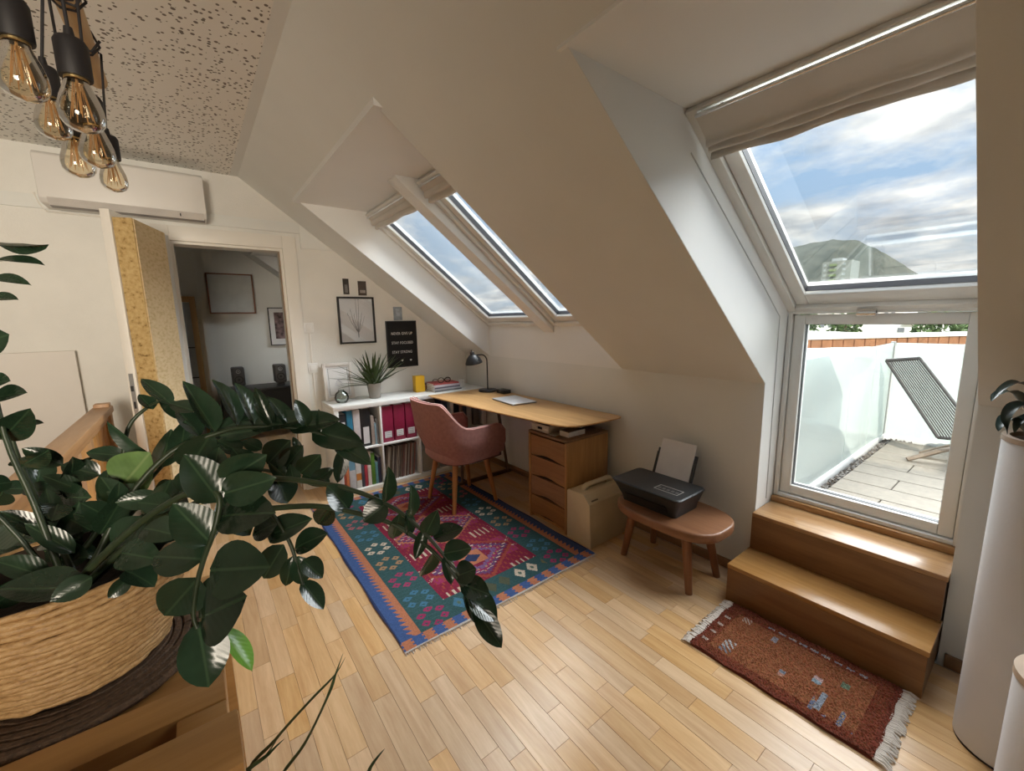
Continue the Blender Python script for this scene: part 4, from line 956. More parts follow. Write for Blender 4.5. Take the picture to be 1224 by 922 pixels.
ZZ_LEAVES = [
(-2.3,-2.907,1.241,-2.338,-2.871,1.34,0.52,-0.72,0.47,0.049,0),
(-2.261,-2.922,1.251,-2.29,-2.895,1.342,0.7,-0.59,0.4,0.049,0),
(-2.234,-2.937,1.247,-2.257,-2.915,1.334,0.66,-0.67,0.35,0.046,0),
(-2.21,-2.95,1.242,-2.231,-2.931,1.322,-0.18,-0.97,0.18,0.029,0),
(-2.179,-2.962,1.238,-2.21,-2.938,1.304,0.46,-0.75,0.48,0.035,0),
(-2.154,-2.981,1.24,-2.169,-2.97,1.296,0.35,-0.9,0.26,0.033,0),
(-2.132,-2.988,1.224,-2.131,-2.979,1.272,-0.09,-0.98,0.18,0.017,0),
(-2.245,-2.936,1.242,-2.144,-2.972,1.258,-0.31,-0.57,0.76,0.049,0),
(-2.184,-2.958,1.238,-2.098,-3.008,1.251,-0.45,-0.6,0.66,0.05,0),
(-2.147,-2.975,1.231,-2.067,-3.042,1.201,-0.46,-0.76,0.47,0.057,0),
(-2.113,-3.006,1.207,-2.066,-3.074,1.169,-0.25,-0.59,0.77,0.044,0),
(-2.102,-3.017,1.192,-2.119,-3.029,1.128,0.03,-0.98,0.19,0.031,0),
(-2.295,-2.9,1.232,-2.219,-2.919,1.236,-0.22,-0.74,0.63,0.041,0),
(-2.311,-2.889,1.23,-2.238,-2.875,1.255,0.02,-0.91,0.41,0.036,0),
(-2.143,-3.193,1.141,-2.169,-3.177,1.185,0.32,-0.81,0.49,0.047,0),
(-2.096,-3.227,1.15,-2.088,-3.233,1.212,0.36,-0.92,-0.15,0.031,0),
(-2.094,-3.228,1.151,-2.132,-3.223,1.128,-0.36,-0.83,0.41,0.04,0),
(-2.069,-3.259,1.122,-2.063,-3.264,1.184,0.46,-0.88,-0.11,0.031,0),
(-2.053,-3.274,1.108,-2.073,-3.28,1.067,-0.23,-0.94,0.25,0.021,0),
(-2.072,-3.262,1.098,-2.07,-3.255,1.141,0.22,-0.96,0.16,0.022,0),
(-2.052,-3.277,1.1,-2.036,-3.293,1.144,-0.58,-0.81,-0.08,0.031,0),
(-2.042,-3.285,1.096,-1.997,-3.305,1.106,-0.38,-0.46,0.8,0.033,0),
(-2.034,-3.302,1.073,-1.992,-3.321,1.076,-0.28,-0.49,0.83,0.037,0),
(-2.025,-3.322,1.039,-1.995,-3.337,1.049,-0.47,-0.38,0.8,0.04,0),
(-2.02,-3.328,1.029,-1.984,-3.359,1.01,-0.07,-0.58,0.81,0.04,0),
(-2.014,-3.342,1.012,-1.981,-3.375,0.974,0.22,-0.65,0.73,0.047,0),
(-2.01,-3.355,0.995,-1.988,-3.395,0.941,-0.13,-0.82,0.56,0.035,0),
(-2.018,-3.338,1.018,-2.007,-3.356,0.967,0.23,-0.9,0.36,0.025,0),
(-2.032,-3.304,1.07,-2.033,-3.324,1.029,-0.04,-0.9,0.44,0.022,0),
(-2.081,-3.248,1.133,-2.087,-3.228,1.083,-0.13,-0.92,-0.36,0.031,0),
(-2.12,-3.212,1.137,-2.097,-3.199,1.158,0.07,-0.89,0.45,0.02,0),
(-2.165,-3.169,1.145,-2.18,-3.128,1.1,-0.65,-0.66,-0.37,0.036,0),
(-2.042,-3.289,1.073,-2.058,-3.263,1.021,-0.08,-0.9,-0.44,0.03,0),
(-2.266,-2.929,1.198,-2.3,-2.91,1.226,0.16,-0.71,0.69,0.038,0),
(-2.233,-2.953,1.204,-2.263,-2.939,1.223,0.16,-0.67,0.72,0.03,0),
(-2.23,-2.961,1.173,-2.191,-2.995,1.222,-0.69,-0.72,0.07,0.055,0),
(-2.203,-2.984,1.165,-2.171,-3.011,1.212,-0.7,-0.71,0.06,0.045,0),
(-2.182,-3.013,1.158,-2.149,-3.044,1.197,-0.53,-0.83,-0.19,0.043,0),
(-2.197,-2.992,1.145,-2.227,-2.975,1.183,0.08,-0.88,0.47,0.03,0),
(-2.192,-3.01,1.14,-2.196,-3.011,1.181,0.12,-0.99,-0.03,0.026,0),
(-2.177,-3.017,1.16,-2.138,-3.052,1.137,-0.03,-0.58,0.81,0.039,0),
(-2.218,-2.987,1.154,-2.205,-3.007,1.104,0.4,-0.81,0.43,0.06,0),
(-2.177,-2.999,1.188,-2.182,-2.988,1.227,0.3,-0.91,0.3,0.018,0),
(-2.286,-2.932,1.17,-2.258,-2.96,1.136,0.25,-0.63,0.73,0.047,0),
(-2.255,-2.956,1.168,-2.278,-2.93,1.209,0.25,-0.75,0.61,0.044,0),
(-2.167,-3.029,1.14,-2.13,-3.051,1.168,-0.6,-0.78,0.17,0.029,0),
(-2.31,-3.182,1.2,-2.342,-3.156,1.269,0.14,-0.91,0.4,0.052,0),
(-2.326,-3.186,1.145,-2.361,-3.161,1.205,0.14,-0.88,0.45,0.053,0),
(-2.337,-3.182,1.125,-2.391,-3.146,1.133,-0.16,-0.44,0.88,0.061,0),
(-2.346,-3.181,1.098,-2.387,-3.171,1.054,-0.19,-0.98,-0.04,0.061,0),
(-2.31,-3.18,1.209,-2.247,-3.224,1.23,-0.6,-0.79,0.16,0.048,0),
(-2.306,-3.173,1.223,-2.25,-3.197,1.258,-0.41,-0.91,0.05,0.049,0),
(-2.317,-3.18,1.181,-2.253,-3.234,1.187,-0.47,-0.48,0.74,0.063,0),
(-2.334,-3.188,1.109,-2.268,-3.249,1.118,-0.6,-0.57,0.55,0.074,0),
(-2.355,-3.185,1.042,-2.299,-3.233,1.078,-0.73,-0.54,0.42,0.087,0),
(-2.352,-3.188,1.038,-2.349,-3.219,0.957,0.15,-0.92,0.36,0.059,0),
(-2.31,-3.151,1.194,-2.278,-3.151,1.125,0.35,-0.92,0.17,0.045,0),
(-2.32,-3.14,1.207,-2.302,-3.118,1.262,-0.07,-0.92,0.39,0.037,0),
(-2.249,-3.032,1.063,-2.18,-3.079,1.093,-0.61,-0.55,0.57,0.049,0),
(-2.213,-3.064,1.04,-2.162,-3.098,1.067,-0.62,-0.39,0.68,0.047,0),
(-2.227,-3.053,1.046,-2.263,-3.038,0.986,-0.61,-0.78,0.16,0.05,0),
(-2.215,-3.066,1.025,-2.232,-3.064,0.971,-0.35,-0.94,0.07,0.029,0),
(-2.207,-3.072,1.025,-2.206,-3.083,0.974,-0.01,-0.98,0.2,0.037,0),
(-2.201,-3.078,1.02,-2.176,-3.103,0.986,0.19,-0.7,0.69,0.038,0),
(-2.207,-3.081,0.981,-2.18,-3.112,0.931,0.27,-0.75,0.6,0.036,0),
(-2.232,-3.041,1.087,-2.271,-3.016,1.065,-0.64,-0.42,0.65,0.048,0),
(-2.216,-3.047,1.051,-2.24,-3.022,1.087,0.18,-0.74,0.65,0.037,0),
(-2.361,-2.838,1.293,-2.403,-2.796,1.344,0.17,-0.68,0.71,0.034,0),
(-2.391,-2.817,1.284,-2.41,-2.797,1.313,0.32,-0.68,0.66,0.027,0),
(-2.351,-2.851,1.264,-2.379,-2.822,1.305,0.22,-0.72,0.66,0.026,0),
(-2.327,-2.866,1.279,-2.365,-2.834,1.296,-0.1,-0.55,0.83,0.035,0),
(-2.403,-2.85,1.2,-2.459,-2.819,1.271,-0.65,-0.73,-0.19,0.033,0),
(-2.394,-2.85,1.171,-2.365,-2.857,1.246,0.36,-0.9,-0.22,0.047,0),
(-2.36,-2.871,1.195,-2.343,-2.87,1.263,0.26,-0.97,-0.05,0.047,0),
(-2.35,-2.884,1.17,-2.308,-2.914,1.239,-0.13,-0.93,-0.33,0.073,0),
(-2.37,-2.829,1.301,-2.353,-2.849,1.269,0.27,-0.76,0.59,0.027,0),
(-2.324,-2.878,1.233,-2.354,-2.845,1.285,0.38,-0.66,0.65,0.042,0),
(-2.442,-2.808,1.199,-2.497,-2.789,1.213,-0.13,-0.8,0.59,0.031,0),
(-2.42,-2.899,1.143,-2.464,-2.888,1.159,0.09,-0.7,0.71,0.037,0),
(-2.48,-2.886,1.111,-2.508,-2.886,1.132,0.35,-0.81,0.46,0.027,0),
(-2.48,-2.81,1.171,-2.531,-2.792,1.197,-0.05,-0.86,0.52,0.04,0),
(-2.53,-2.78,1.194,-2.576,-2.776,1.234,0.17,-0.94,0.3,0.031,0),
(-2.542,-2.861,1.572,-2.474,-2.914,1.565,-0.24,-0.18,-0.95,0.029,0),
(-2.545,-2.864,1.546,-2.483,-2.912,1.54,-0.23,-0.39,0.89,0.027,0),
(-2.555,-2.855,1.519,-2.505,-2.895,1.511,-0.31,-0.54,0.78,0.022,0),
(-2.56,-2.851,1.489,-2.523,-2.879,1.487,-0.33,-0.49,0.8,0.023,0),
(-2.578,-2.851,1.419,-2.542,-2.876,1.433,-0.54,-0.84,-0.09,0.045,0),
(-2.582,-2.854,1.357,-2.55,-2.877,1.363,-0.5,-0.53,0.68,0.034,0),
(-2.576,-2.863,1.336,-2.532,-2.894,1.345,-0.52,-0.52,0.68,0.034,0),
(-2.577,-2.857,1.265,-2.53,-2.896,1.316,-0.09,-0.84,-0.54,0.046,0),
(-2.559,-2.818,1.28,-2.532,-2.837,1.285,-0.44,-0.4,0.8,0.016,0),
(-2.583,-2.789,1.202,-2.53,-2.848,1.236,-0.22,-0.62,-0.75,0.043,0),
(-2.567,-2.875,1.278,-2.611,-2.837,1.305,0.12,-0.47,0.87,0.038,0),
(-2.48,-3.046,1.071,-2.568,-3.014,1.089,-0,-0.5,0.87,0.053,0),
(-2.524,-2.987,1.074,-2.577,-2.976,1.119,0.37,-0.7,0.61,0.035,0),
(-2.429,-3.059,1.072,-2.454,-3.069,1.053,0.22,-0.95,0.24,0.023,0),
(-2.507,-2.923,1.078,-2.556,-2.911,1.141,0.41,-0.79,0.46,0.031,0),
(-2.457,-2.981,1.101,-2.405,-3.013,1.14,-0.66,-0.68,0.33,0.046,0),
(-2.444,-3.017,1.099,-2.392,-3.083,1.098,-0.52,-0.42,0.75,0.049,0),
(-2.476,-2.918,1.095,-2.434,-2.935,1.164,0.02,-0.97,-0.26,0.041,0),
(-2.536,-2.894,1.106,-2.585,-2.885,1.161,0.34,-0.83,0.45,0.031,0),
(-2.528,-2.857,1.072,-2.503,-2.862,1.143,-0.01,-1,-0.07,0.038,0),
(-2.409,-3.036,1.136,-2.364,-3.073,1.122,-0.11,-0.47,0.88,0.049,0),
(-2.403,-2.991,1.13,-2.369,-3.005,1.191,0.12,-0.95,-0.28,0.047,0),
(-2.444,-2.886,1.119,-2.473,-2.852,1.178,0.29,-0.76,0.58,0.039,0),
(-2.368,-3.085,1.176,-2.404,-3.08,1.191,0.24,-0.59,0.77,0.04,0),
(-2.359,-3.041,1.178,-2.323,-3.06,1.217,-0.57,-0.81,0.12,0.044,0),
(-2.469,-3.052,1.085,-2.511,-3.061,1.07,0.08,-0.93,0.35,0.032,0),
(-2.544,-2.972,1.075,-2.594,-2.965,1.04,-0.15,-0.99,0.04,0.035,0),
(-2.435,-3.041,1.079,-2.401,-3.083,1.059,0.15,-0.32,0.94,0.04,0),
(-2.514,-2.835,1.108,-2.563,-2.748,1.156,-0.78,-0.57,0.24,0.038,0),
(-2.614,-2.745,1.072,-2.58,-2.779,1.058,-0,-0.39,0.92,0.045,0),
(-2.454,-2.833,1.13,-2.452,-2.814,1.184,0.22,-0.92,0.32,0.035,0),
(-2.443,-2.873,1.099,-2.448,-2.854,1.059,0.25,-0.86,-0.45,0.043,0),
(-2.525,-2.787,1.148,-2.507,-2.819,1.213,0.57,-0.66,-0.48,0.043,0),
(-2.417,-2.97,1.042,-2.463,-2.937,1.073,0.08,-0.62,0.78,0.035,0),
(-2.407,-2.87,1.138,-2.366,-2.932,1.134,-0.62,-0.45,0.64,0.052,0),
(-2.616,-2.747,1.16,-2.583,-2.732,1.148,0.51,-0.62,0.59,0.03,0),
(-2.517,-2.864,1.116,-2.492,-2.877,1.092,0.25,-0.72,0.65,0.036,0),
(-2.388,-2.942,1.167,-2.333,-2.939,1.144,0.3,-0.73,0.61,0.029,0),
(-2.383,-2.916,1.145,-2.366,-2.982,1.112,0.18,-0.4,0.9,0.041,0),
(-2.539,-2.84,1.064,-2.492,-2.846,1.028,0.47,-0.55,0.69,0.03,0),
(-2.478,-2.911,1.113,-2.419,-2.918,1.148,-0.23,-0.95,0.2,0.035,0),
(-2.536,-2.858,1.114,-2.546,-2.827,1.168,0.19,-0.84,0.51,0.029,0),
(-2.607,-2.778,1.041,-2.679,-2.699,1.055,-0.2,-0.35,0.91,0.056,0),
(-2.569,-2.815,1.052,-2.517,-2.86,1.088,-0.74,-0.57,0.35,0.059,0),
(-2.417,-2.932,1.116,-2.391,-2.998,1.107,0.02,-0.12,0.99,0.055,0),
(-2.385,-2.973,1.155,-2.444,-2.971,1.163,0.01,-0.93,0.37,0.033,0),
(-2.564,-2.831,1.12,-2.515,-2.868,1.089,0.03,-0.62,0.78,0.035,0),
(-2.584,-2.776,1.16,-2.529,-2.8,1.145,-0.04,-0.6,0.8,0.033,0),
(-2.446,-2.861,1.095,-2.494,-2.792,1.065,-0.79,-0.31,0.53,0.055,0),
(-2.504,-2.821,1.151,-2.548,-2.822,1.191,0.42,-0.8,0.44,0.029,0),
(-2.436,-2.883,1.13,-2.483,-2.855,1.15,-0.15,-0.73,0.67,0.037,0),
(-2.571,-2.839,1.109,-2.643,-2.739,1.087,-0.82,-0.56,0.14,0.062,0),
(-2.411,-2.96,1.094,-2.355,-2.989,1.091,-0.18,-0.45,0.87,0.053,0),
(-2.497,-2.826,1.113,-2.491,-2.844,1.069,0.3,-0.86,0.4,0.027,0),
(-2.52,-2.803,1.048,-2.571,-2.784,1.09,0.13,-0.83,0.54,0.033,0),
(-2.436,-2.897,1.042,-2.391,-2.928,1.004,0.26,-0.57,0.78,0.029,0),
(-2.458,-2.909,1.113,-2.49,-2.92,1.158,0.43,-0.9,0.09,0.036,0),
(-2.537,-2.836,1.099,-2.499,-2.838,1.09,0.1,-0.76,0.64,0.04,0),
(-2.644,-2.724,0.997,-2.572,-2.82,0.992,-0.31,-0.29,0.91,0.062,0),
(-2.529,-2.856,1.146,-2.531,-2.896,1.13,0.5,-0.35,0.79,0.039,0),
(-2.413,-2.931,1.003,-2.36,-2.973,1.06,-0.62,-0.78,0,0.047,0),
(-2.469,-2.87,1.133,-2.467,-2.816,1.184,0.17,-0.69,0.71,0.031,0),
(-2.625,-2.708,1.146,-2.646,-2.687,1.115,-0.18,-0.87,-0.46,0.043,0),
(-2.578,-2.73,1.149,-2.57,-2.696,1.203,0.54,-0.75,0.38,0.044,0),
(-2.416,-2.966,1.03,-2.464,-2.952,1.01,-0.45,-0.6,0.66,0.052,0),
(-2.567,-2.812,1.075,-2.504,-2.884,1.099,-0.64,-0.31,0.71,0.056,0),
(-2.551,-2.839,1.106,-2.506,-2.887,1.088,-0.15,-0.48,0.86,0.044,0),
(-2.547,-2.788,1.138,-2.49,-2.866,1.149,-0.75,-0.49,0.45,0.054,0),
(-2.481,-2.822,1.1,-2.419,-2.842,1.122,-0.41,-0.79,0.46,0.047,0),
(-2.576,-2.796,1.082,-2.557,-2.767,1.115,0.2,-0.78,0.59,0.036,0),
(-2.55,-2.843,1.041,-2.503,-2.874,1.046,-0.46,-0.57,0.68,0.052,0),
(-2.589,-2.797,1.182,-2.615,-2.818,1.188,0.59,-0.59,0.55,0.031,0),
(-2.44,-2.912,1.001,-2.406,-2.977,0.991,-0.15,-0.23,0.96,0.058,0),
(-2.455,-2.91,1.121,-2.443,-2.896,1.174,0.5,-0.86,0.11,0.033,0),
(-2.451,-2.837,1.149,-2.401,-2.874,1.213,-0.58,-0.81,-0.02,0.083,1),
(-2.328,-3.152,0.993,-2.297,-3.188,0.931,0.65,-0.47,0.6,0.036,2),
]
BLADES = [
[(-2.323,-3.158,0.722),(-2.28,-3.173,0.782),(-2.228,-3.195,0.839),(-2.191,-3.204,0.87),(-2.173,-3.207,0.896)],
[(-2.289,-3.187,0.708),(-2.243,-3.202,0.775),(-2.206,-3.211,0.843),(-2.189,-3.205,0.873),(-2.175,-3.203,0.902)],
[(-2.319,-3.14,0.707),(-2.295,-3.14,0.73),(-2.273,-3.14,0.755)],
[(-2.185,-3.247,0.677),(-2.156,-3.249,0.713),(-2.134,-3.25,0.73)],
[(-2.33,-3.176,0.738),(-2.291,-3.174,0.765),(-2.269,-3.176,0.779)],
]
PLANTER_LEAVES = [
[(-0.3,-3.928,1.003),(-0.401,-3.853,1.12),(-0.461,-3.803,1.207),(-0.515,-3.775,1.205),(-0.538,-3.767,1.187)],
[(-0.283,-3.94,1.008),(-0.376,-3.861,1.179),(-0.439,-3.814,1.235),(-0.498,-3.784,1.223),(-0.541,-3.77,1.195)],
[(-0.337,-3.925,1.006),(-0.447,-3.851,1.085),(-0.508,-3.806,1.141),(-0.548,-3.792,1.126),(-0.563,-3.79,1.109)],
[(-0.327,-3.932,1.01),(-0.445,-3.849,1.163),(-0.505,-3.814,1.178),(-0.55,-3.799,1.146),(-0.559,-3.807,1.102)],
[(-0.317,-3.939,1.01),(-0.436,-3.873,1.141),(-0.514,-3.827,1.141),(-0.551,-3.818,1.108)],
[(-0.273,-3.946,1.015),(-0.29,-3.894,1.272),(-0.341,-3.825,1.49),(-0.385,-3.787,1.548),(-0.42,-3.767,1.543)],
[(-0.263,-3.954,1.014),(-0.25,-3.938,1.272),(-0.214,-3.936,1.415),(-0.171,-3.96,1.462)],
]
px_, py_ = -2.525, -2.905
sd = thing('plant_stand', 'low oak stand with slotted front board under the basket plant', 'plant stand', (-2.58, -3.0, 0))
M['stand'] = wood('stand_oak', (.27, .125, .035), (.42, .22, .075), 'x', .38, 0, .5)
ZS = .862
for i, (ya, yb) in enumerate(((-2.80, -2.712), (-2.89, -2.802), (-2.98, -2.892), (-3.085, -2.982))): obj('plank', B().box(-2.80, -2.335, ya, yb, ZS-.022, ZS), M['stand'], sd, bev=.002)
obj('front_board', B().box(-2.80, -2.335, -3.150, -3.087, ZS-.03, ZS+.016).box(-2.395, -2.335, -3.202, -3.150, ZS-.03, ZS+.014), M['stand'], sd, bev=.0025)
obj('slot_floor', B().box(-2.80, -2.397, -3.200, -3.152, ZS-.05, ZS-.045), M['stand'], sd)
obj('grip_board', B().box(-2.80, -2.322, -3.300, -3.204, ZS-.015, ZS+.036), M['stand'], sd, bev=.004)
obj('side_apron', B().box(-2.357, -2.337, -3.20, -2.715, ZS-.12, ZS-.031), M['stand'], sd, bev=.002)
for xx in (-2.78, -2.375):
    for yy in (-3.292, -2.76): obj('leg', B().box(xx, xx+.05, yy, yy+.05, 0, ZS-.031 if yy > -3 else ZS-.016), M['stand'], sd, bev=.003)
# woven mat
tm = thing('woven_coaster', 'round dark woven mat under the rope basket', 'mat', (px_, py_, ZS))
M['weave'] = plain('dark_weave', (.085, .048, .026), .8, var=.4, scale=150, bmp=.6, bscale=300)
for i in range(12):
    r = .170-i*.0140
    obj('braid_ring', B().tube([(px_+r*math.cos(2*PI*k_/40), py_+r*math.sin(2*PI*k_/40), ZS+.0100+.0010*math.sin(k_*4+i)) for k_ in range(41)], .0082, 6, cap=False), M['weave'], tm, smooth=1)
# basket of coiled rope
ZB = ZS+.0195
zz = thing('potted_plant', 'large dark green glossy plant in a coiled rope basket on the stand', 'plant', (px_, py_, ZB))
m, t, p, L = mat('straw_rope'); f = noise(t, 90, 4, stretch=(1, 1, 2.2), rough=.65); f2 = noise(t, 260, 2)
L(ramp(t, f, [(.25, (.22, .115, .045)), (.45, (.40, .235, .095)), (.75, (.54, .35, .165))]), p.inputs['Base Color']); p.inputs['Roughness'].default_value = .55; bump(t, p, f2, .5, .003)
M['straw'] = m
NC = 19; HB = .172; rb = random.Random(21)
for i in range(NC):
    t_ = (i+.5)/NC; z_ = ZB+.005+HB*t_; r = .112+.034*math.sin(min(1, t_*1.25)*PI/2)-.006*max(0, t_-.75)*4
    pts = [((px_+(r+.0016*math.sin(k_*2.3+i))*math.cos(2*PI*k_/60)), (py_+(r+.0016*math.sin(k_*2.3+i))*math.sin(2*PI*k_/60)), z_+.0014*math.sin(k_*.6+i*1.7)) for k_ in range(60)]
    pts.append(pts[0])
    obj('rope_coil', B().tube(pts, [.0056+.0009*math.sin(k_*5.1+i*2) for k_ in range(61)], 8, cap=False), M['straw'], zz, smooth=1.2)
obj('basket_liner', B().lathe([(0, .002), (.106, .002), (.130, .06), (.138, .10), (.135, .172), (.131, .172), (.131, .12), (0, .12)], (px_, py_, ZB), 40, cap=False), plain('liner', (.04, .025, .015), .9), zz)
obj('soil', B().lathe([(0, .128), (.130, .122)], (px_, py_, ZB), 30, cap=False), plain('dark_soil', (.03, .02, .014), .95, bmp=.6), zz)
# stems and leaves
M['zz_stem'] = plain('zz_stem', (.028, .045, .020), .4, var=.25, scale=30)
for s_ in ZZ_STEMS:
    n = len(s_); s0 = Vector(s_[0]); root = Vector((px_+(s0.x-px_)*.25, py_+(s0.y-py_)*.25, ZB+.115))
    # smooth the traced points a little
    pts = [root]+[Vector(q) for q in s_]; fine = []
    for i in range(len(pts)-1):
        p0, p1, p2, p3 = pts[max(0, i-1)], pts[i], pts[i+1], pts[min(len(pts)-1, i+2)]
        for k_ in range(4):
            u = k_/4; fine.append(.5*((2*p1)+(p2-p0)*u+(2*p0-5*p1+4*p2-p3)*u*u+(3*p1-p0-3*p2+p3)*u**3))
    fine.append(pts[-1]); nf = len(fine)
    obj('stem', B().tube(fine, [.0058*(1-.58*i/nf) for i in range(nf)], 8), M['zz_stem'], zz, smooth=1.2)
def leaf_mesh(name, arch, fold, blunt):
    vs = []; fs = []; NL = 9
    for i in range(NL+1):
        t_ = i/NL; w = .5*(math.sin(PI*min(1, t_*.97+.03)**blunt))**.72 if 0 < i < NL else (.03 if i == 0 else .0)
        for q in (-1, -.5, 0, .5, 1):
            vs.append((t_, q*w, -arch*4*(t_-.5)**2*.25+fold*abs(q*w)**1.3-.015*(q == 0)+.012*math.sin(t_*9+q)))
    for i in range(NL):
        for j in range(4): fs.append((i*5+j, i*5+j+1, (i+1)*5+j+1, (i+1)*5+j))
    me = bpy.data.meshes.new(name); me.from_pydata(vs, [], fs)
    for p_ in me.polygons: p_.use_smooth = True
    return me
def zz_mat(name, base, mid, rough):
    m, t, p, L = mat(name); tc = N(t, 'ShaderNodeTexCoord'); sp = N(t, 'ShaderNodeSeparateXYZ'); L(tc.outputs['Object'], sp.inputs[0])
    ab = N(t, 'ShaderNodeMath', operation='ABSOLUTE'); L(sp.outputs['Y'], ab.inputs[0])
    rib = N(t, 'ShaderNodeMapRange'); L(ab.outputs[0], rib.inputs[0]); rib.inputs[1].default_value = .012; rib.inputs[2].default_value = .035; rib.inputs[3].default_value = 1; rib.inputs[4].default_value = 0
    # side veins run forward from the midrib
    ve = N(t, 'ShaderNodeMath', operation='MULTIPLY_ADD'); L(ab.outputs[0], ve.inputs[0]); ve.inputs[1].default_value = -.75; L(sp.outputs['X'], ve.inputs[2])
    wv = N(t, 'ShaderNodeMath', operation='SINE'); m60 = N(t, 'ShaderNodeMath', operation='MULTIPLY'); L(ve.outputs[0], m60.inputs[0]); m60.inputs[1].default_value = 52; L(m60.outputs[0], wv.inputs[0])
    mix = N(t, 'ShaderNodeMix', data_type='RGBA'); L(rib.outputs[0], mix.inputs['Factor']); mix.inputs['B'].default_value = (*mid, 1)
    f = noise(t, 35, 3); L(ramp(t, f, [(.3, base), (.75, tuple(c*1.5 for c in base))]), mix.inputs['A'])
    hv = N(t, 'ShaderNodeHueSaturation'); mr = N(t, 'ShaderNodeMapRange'); L(N(t, 'ShaderNodeObjectInfo').outputs['Random'], mr.inputs[0]); mr.inputs[3].default_value = .7; mr.inputs[4].default_value = 1.35
    L(mr.outputs[0], hv.inputs['Value']); L(mix.outputs['Result'], hv.inputs['Color']); L(hv.outputs[0], p.inputs['Base Color'])
    p.inputs['Roughness'].default_value = rough; p.inputs['Specular IOR Level'].default_value = .6
    sm_ = N(t, 'ShaderNodeMath', operation='MULTIPLY_ADD'); L(wv.outputs[0], sm_.inputs[0]); sm_.inputs[1].default_value = .35; L(rib.outputs[0], sm_.inputs[2])
    bump(t, p, sm_.outputs[0], .055, .004)
    return m
M['zz_leaf'] = zz_mat('zz_leaf', (.014, .031, .016), (.036, .070, .034), .22)
M['zz_pale'] = zz_mat('zz_pale_leaf', (.10, .17, .055), (.20, .28, .11), .35)
M['zz_new'] = zz_mat('zz_new_leaf', (.12, .30, .02), (.2, .4, .05), .35)
LM = {}
for tone, mm in ((0, 'zz_leaf'), (1, 'zz_pale'), (2, 'zz_new')):
    for k_, (ar, fo, bl) in enumerate(((.22, .22, .86), (.36, .30, .92), (.12, .36, .8))):
        me = leaf_mesh('zz_leaf', ar, fo, bl); me.materials.append(M[mm]); LM[tone, k_] = me
rz = random.Random(17)
for i, q in enumerate(ZZ_LEAVES):
    b0, b1, nn_ = Vector(q[0:3]), Vector(q[3:6]), Vector(q[6:9]); w, tone = q[9], q[10]
    ax = (b1-b0); ln = ax.length; ax.normalize(); nn_ = (nn_-ax*nn_.dot(ax)).normalized(); sd_ = nn_.cross(ax)
    o = bpy.data.objects.new('leaf', LM[tone, rz.randrange(3)]); COL.objects.link(o); o.parent = zz
    Mx = Matrix(((ax.x*ln, sd_.x*w, nn_.x*ln*.8, b0.x), (ax.y*ln, sd_.y*w, nn_.y*ln*.8, b0.y), (ax.z*ln, sd_.z*w, nn_.z*ln*.8, b0.z), (0, 0, 0, 1)))
    o.matrix_local = Matrix.Translation(-woff(zz)) @ Mx
    if tone == 1: o['label'] = 'pale green leaf'
    if tone == 2: o['label'] = 'bright yellow green new leaf'
# narrow bladed plant standing lower, its tips rising in front of the floor
bp = thing('blade_plant', 'thin green blades rising beside the plant stand in front of the floor', 'plant', (-2.27, -3.19, 0))
obj('pot', B().lathe([(0, 0), (.045, 0), (.05, .004), (.06, .11), (.056, .11), (.052, .09), (0, .09)], (-2.27, -3.19, .51), 24, cap=False), plain('terracotta', (.35, .15, .08), .8), bp, smooth=.8)
obj('pot_stand', B().lathe([(0, 0), (.07, 0), (.07, .02), (.018, .03), (.018, .47), (.06, .49), (.06, .5095), (0, .5095)], (-2.27, -3.19, 0), 24, cap=False), plain('black_stand', (.03, .03, .03), .5), bp, smooth=.6)
M['blade'] = leaf_mat('blade_green', (.045, .085, .035), (.09, .15, .06), .4)
def ribbon(b, pts, w, up=(0, 0, 1)):
    pts = [Vector(q) for q in pts]; fine = []
    for i in range(len(pts)-1):
        p0, p1, p2, p3 = pts[max(0, i-1)], pts[i], pts[i+1], pts[min(len(pts)-1, i+2)]
        for k_ in range(5):
            u = k_/5; fine.append(.5*((2*p1)+(p2-p0)*u+(2*p0-5*p1+4*p2-p3)*u*u+(3*p1-p0-3*p2+p3)*u**3))
    fine.append(pts[-1]); n = len(fine); vs = []
    for i, q in enumerate(fine):
        tt = (fine[min(i+1, n-1)]-fine[max(0, i-1)]).normalized(); s_ = tt.cross(Vector(up)).normalized(); nn_ = s_.cross(tt)
        ww = w*(1-(i/(n-1))**2.2)+.0004
        vs += [q-s_*ww/2+nn_*ww*.18, q-nn_*ww*.1, q+s_*ww/2+nn_*ww*.18]
    b.add(vs, [(i*3+j, i*3+j+1, i*3+j+4, i*3+j+3) for i in range(n-1) for j in range(2)])
for s_ in BLADES:
    b = B(); ribbon(b, [(-2.27+rz.uniform(-.02, .02), -3.19, .60)]+list(s_), .011); obj('leaf', b, M['blade'], bp, smooth=1.5, recalc=False)
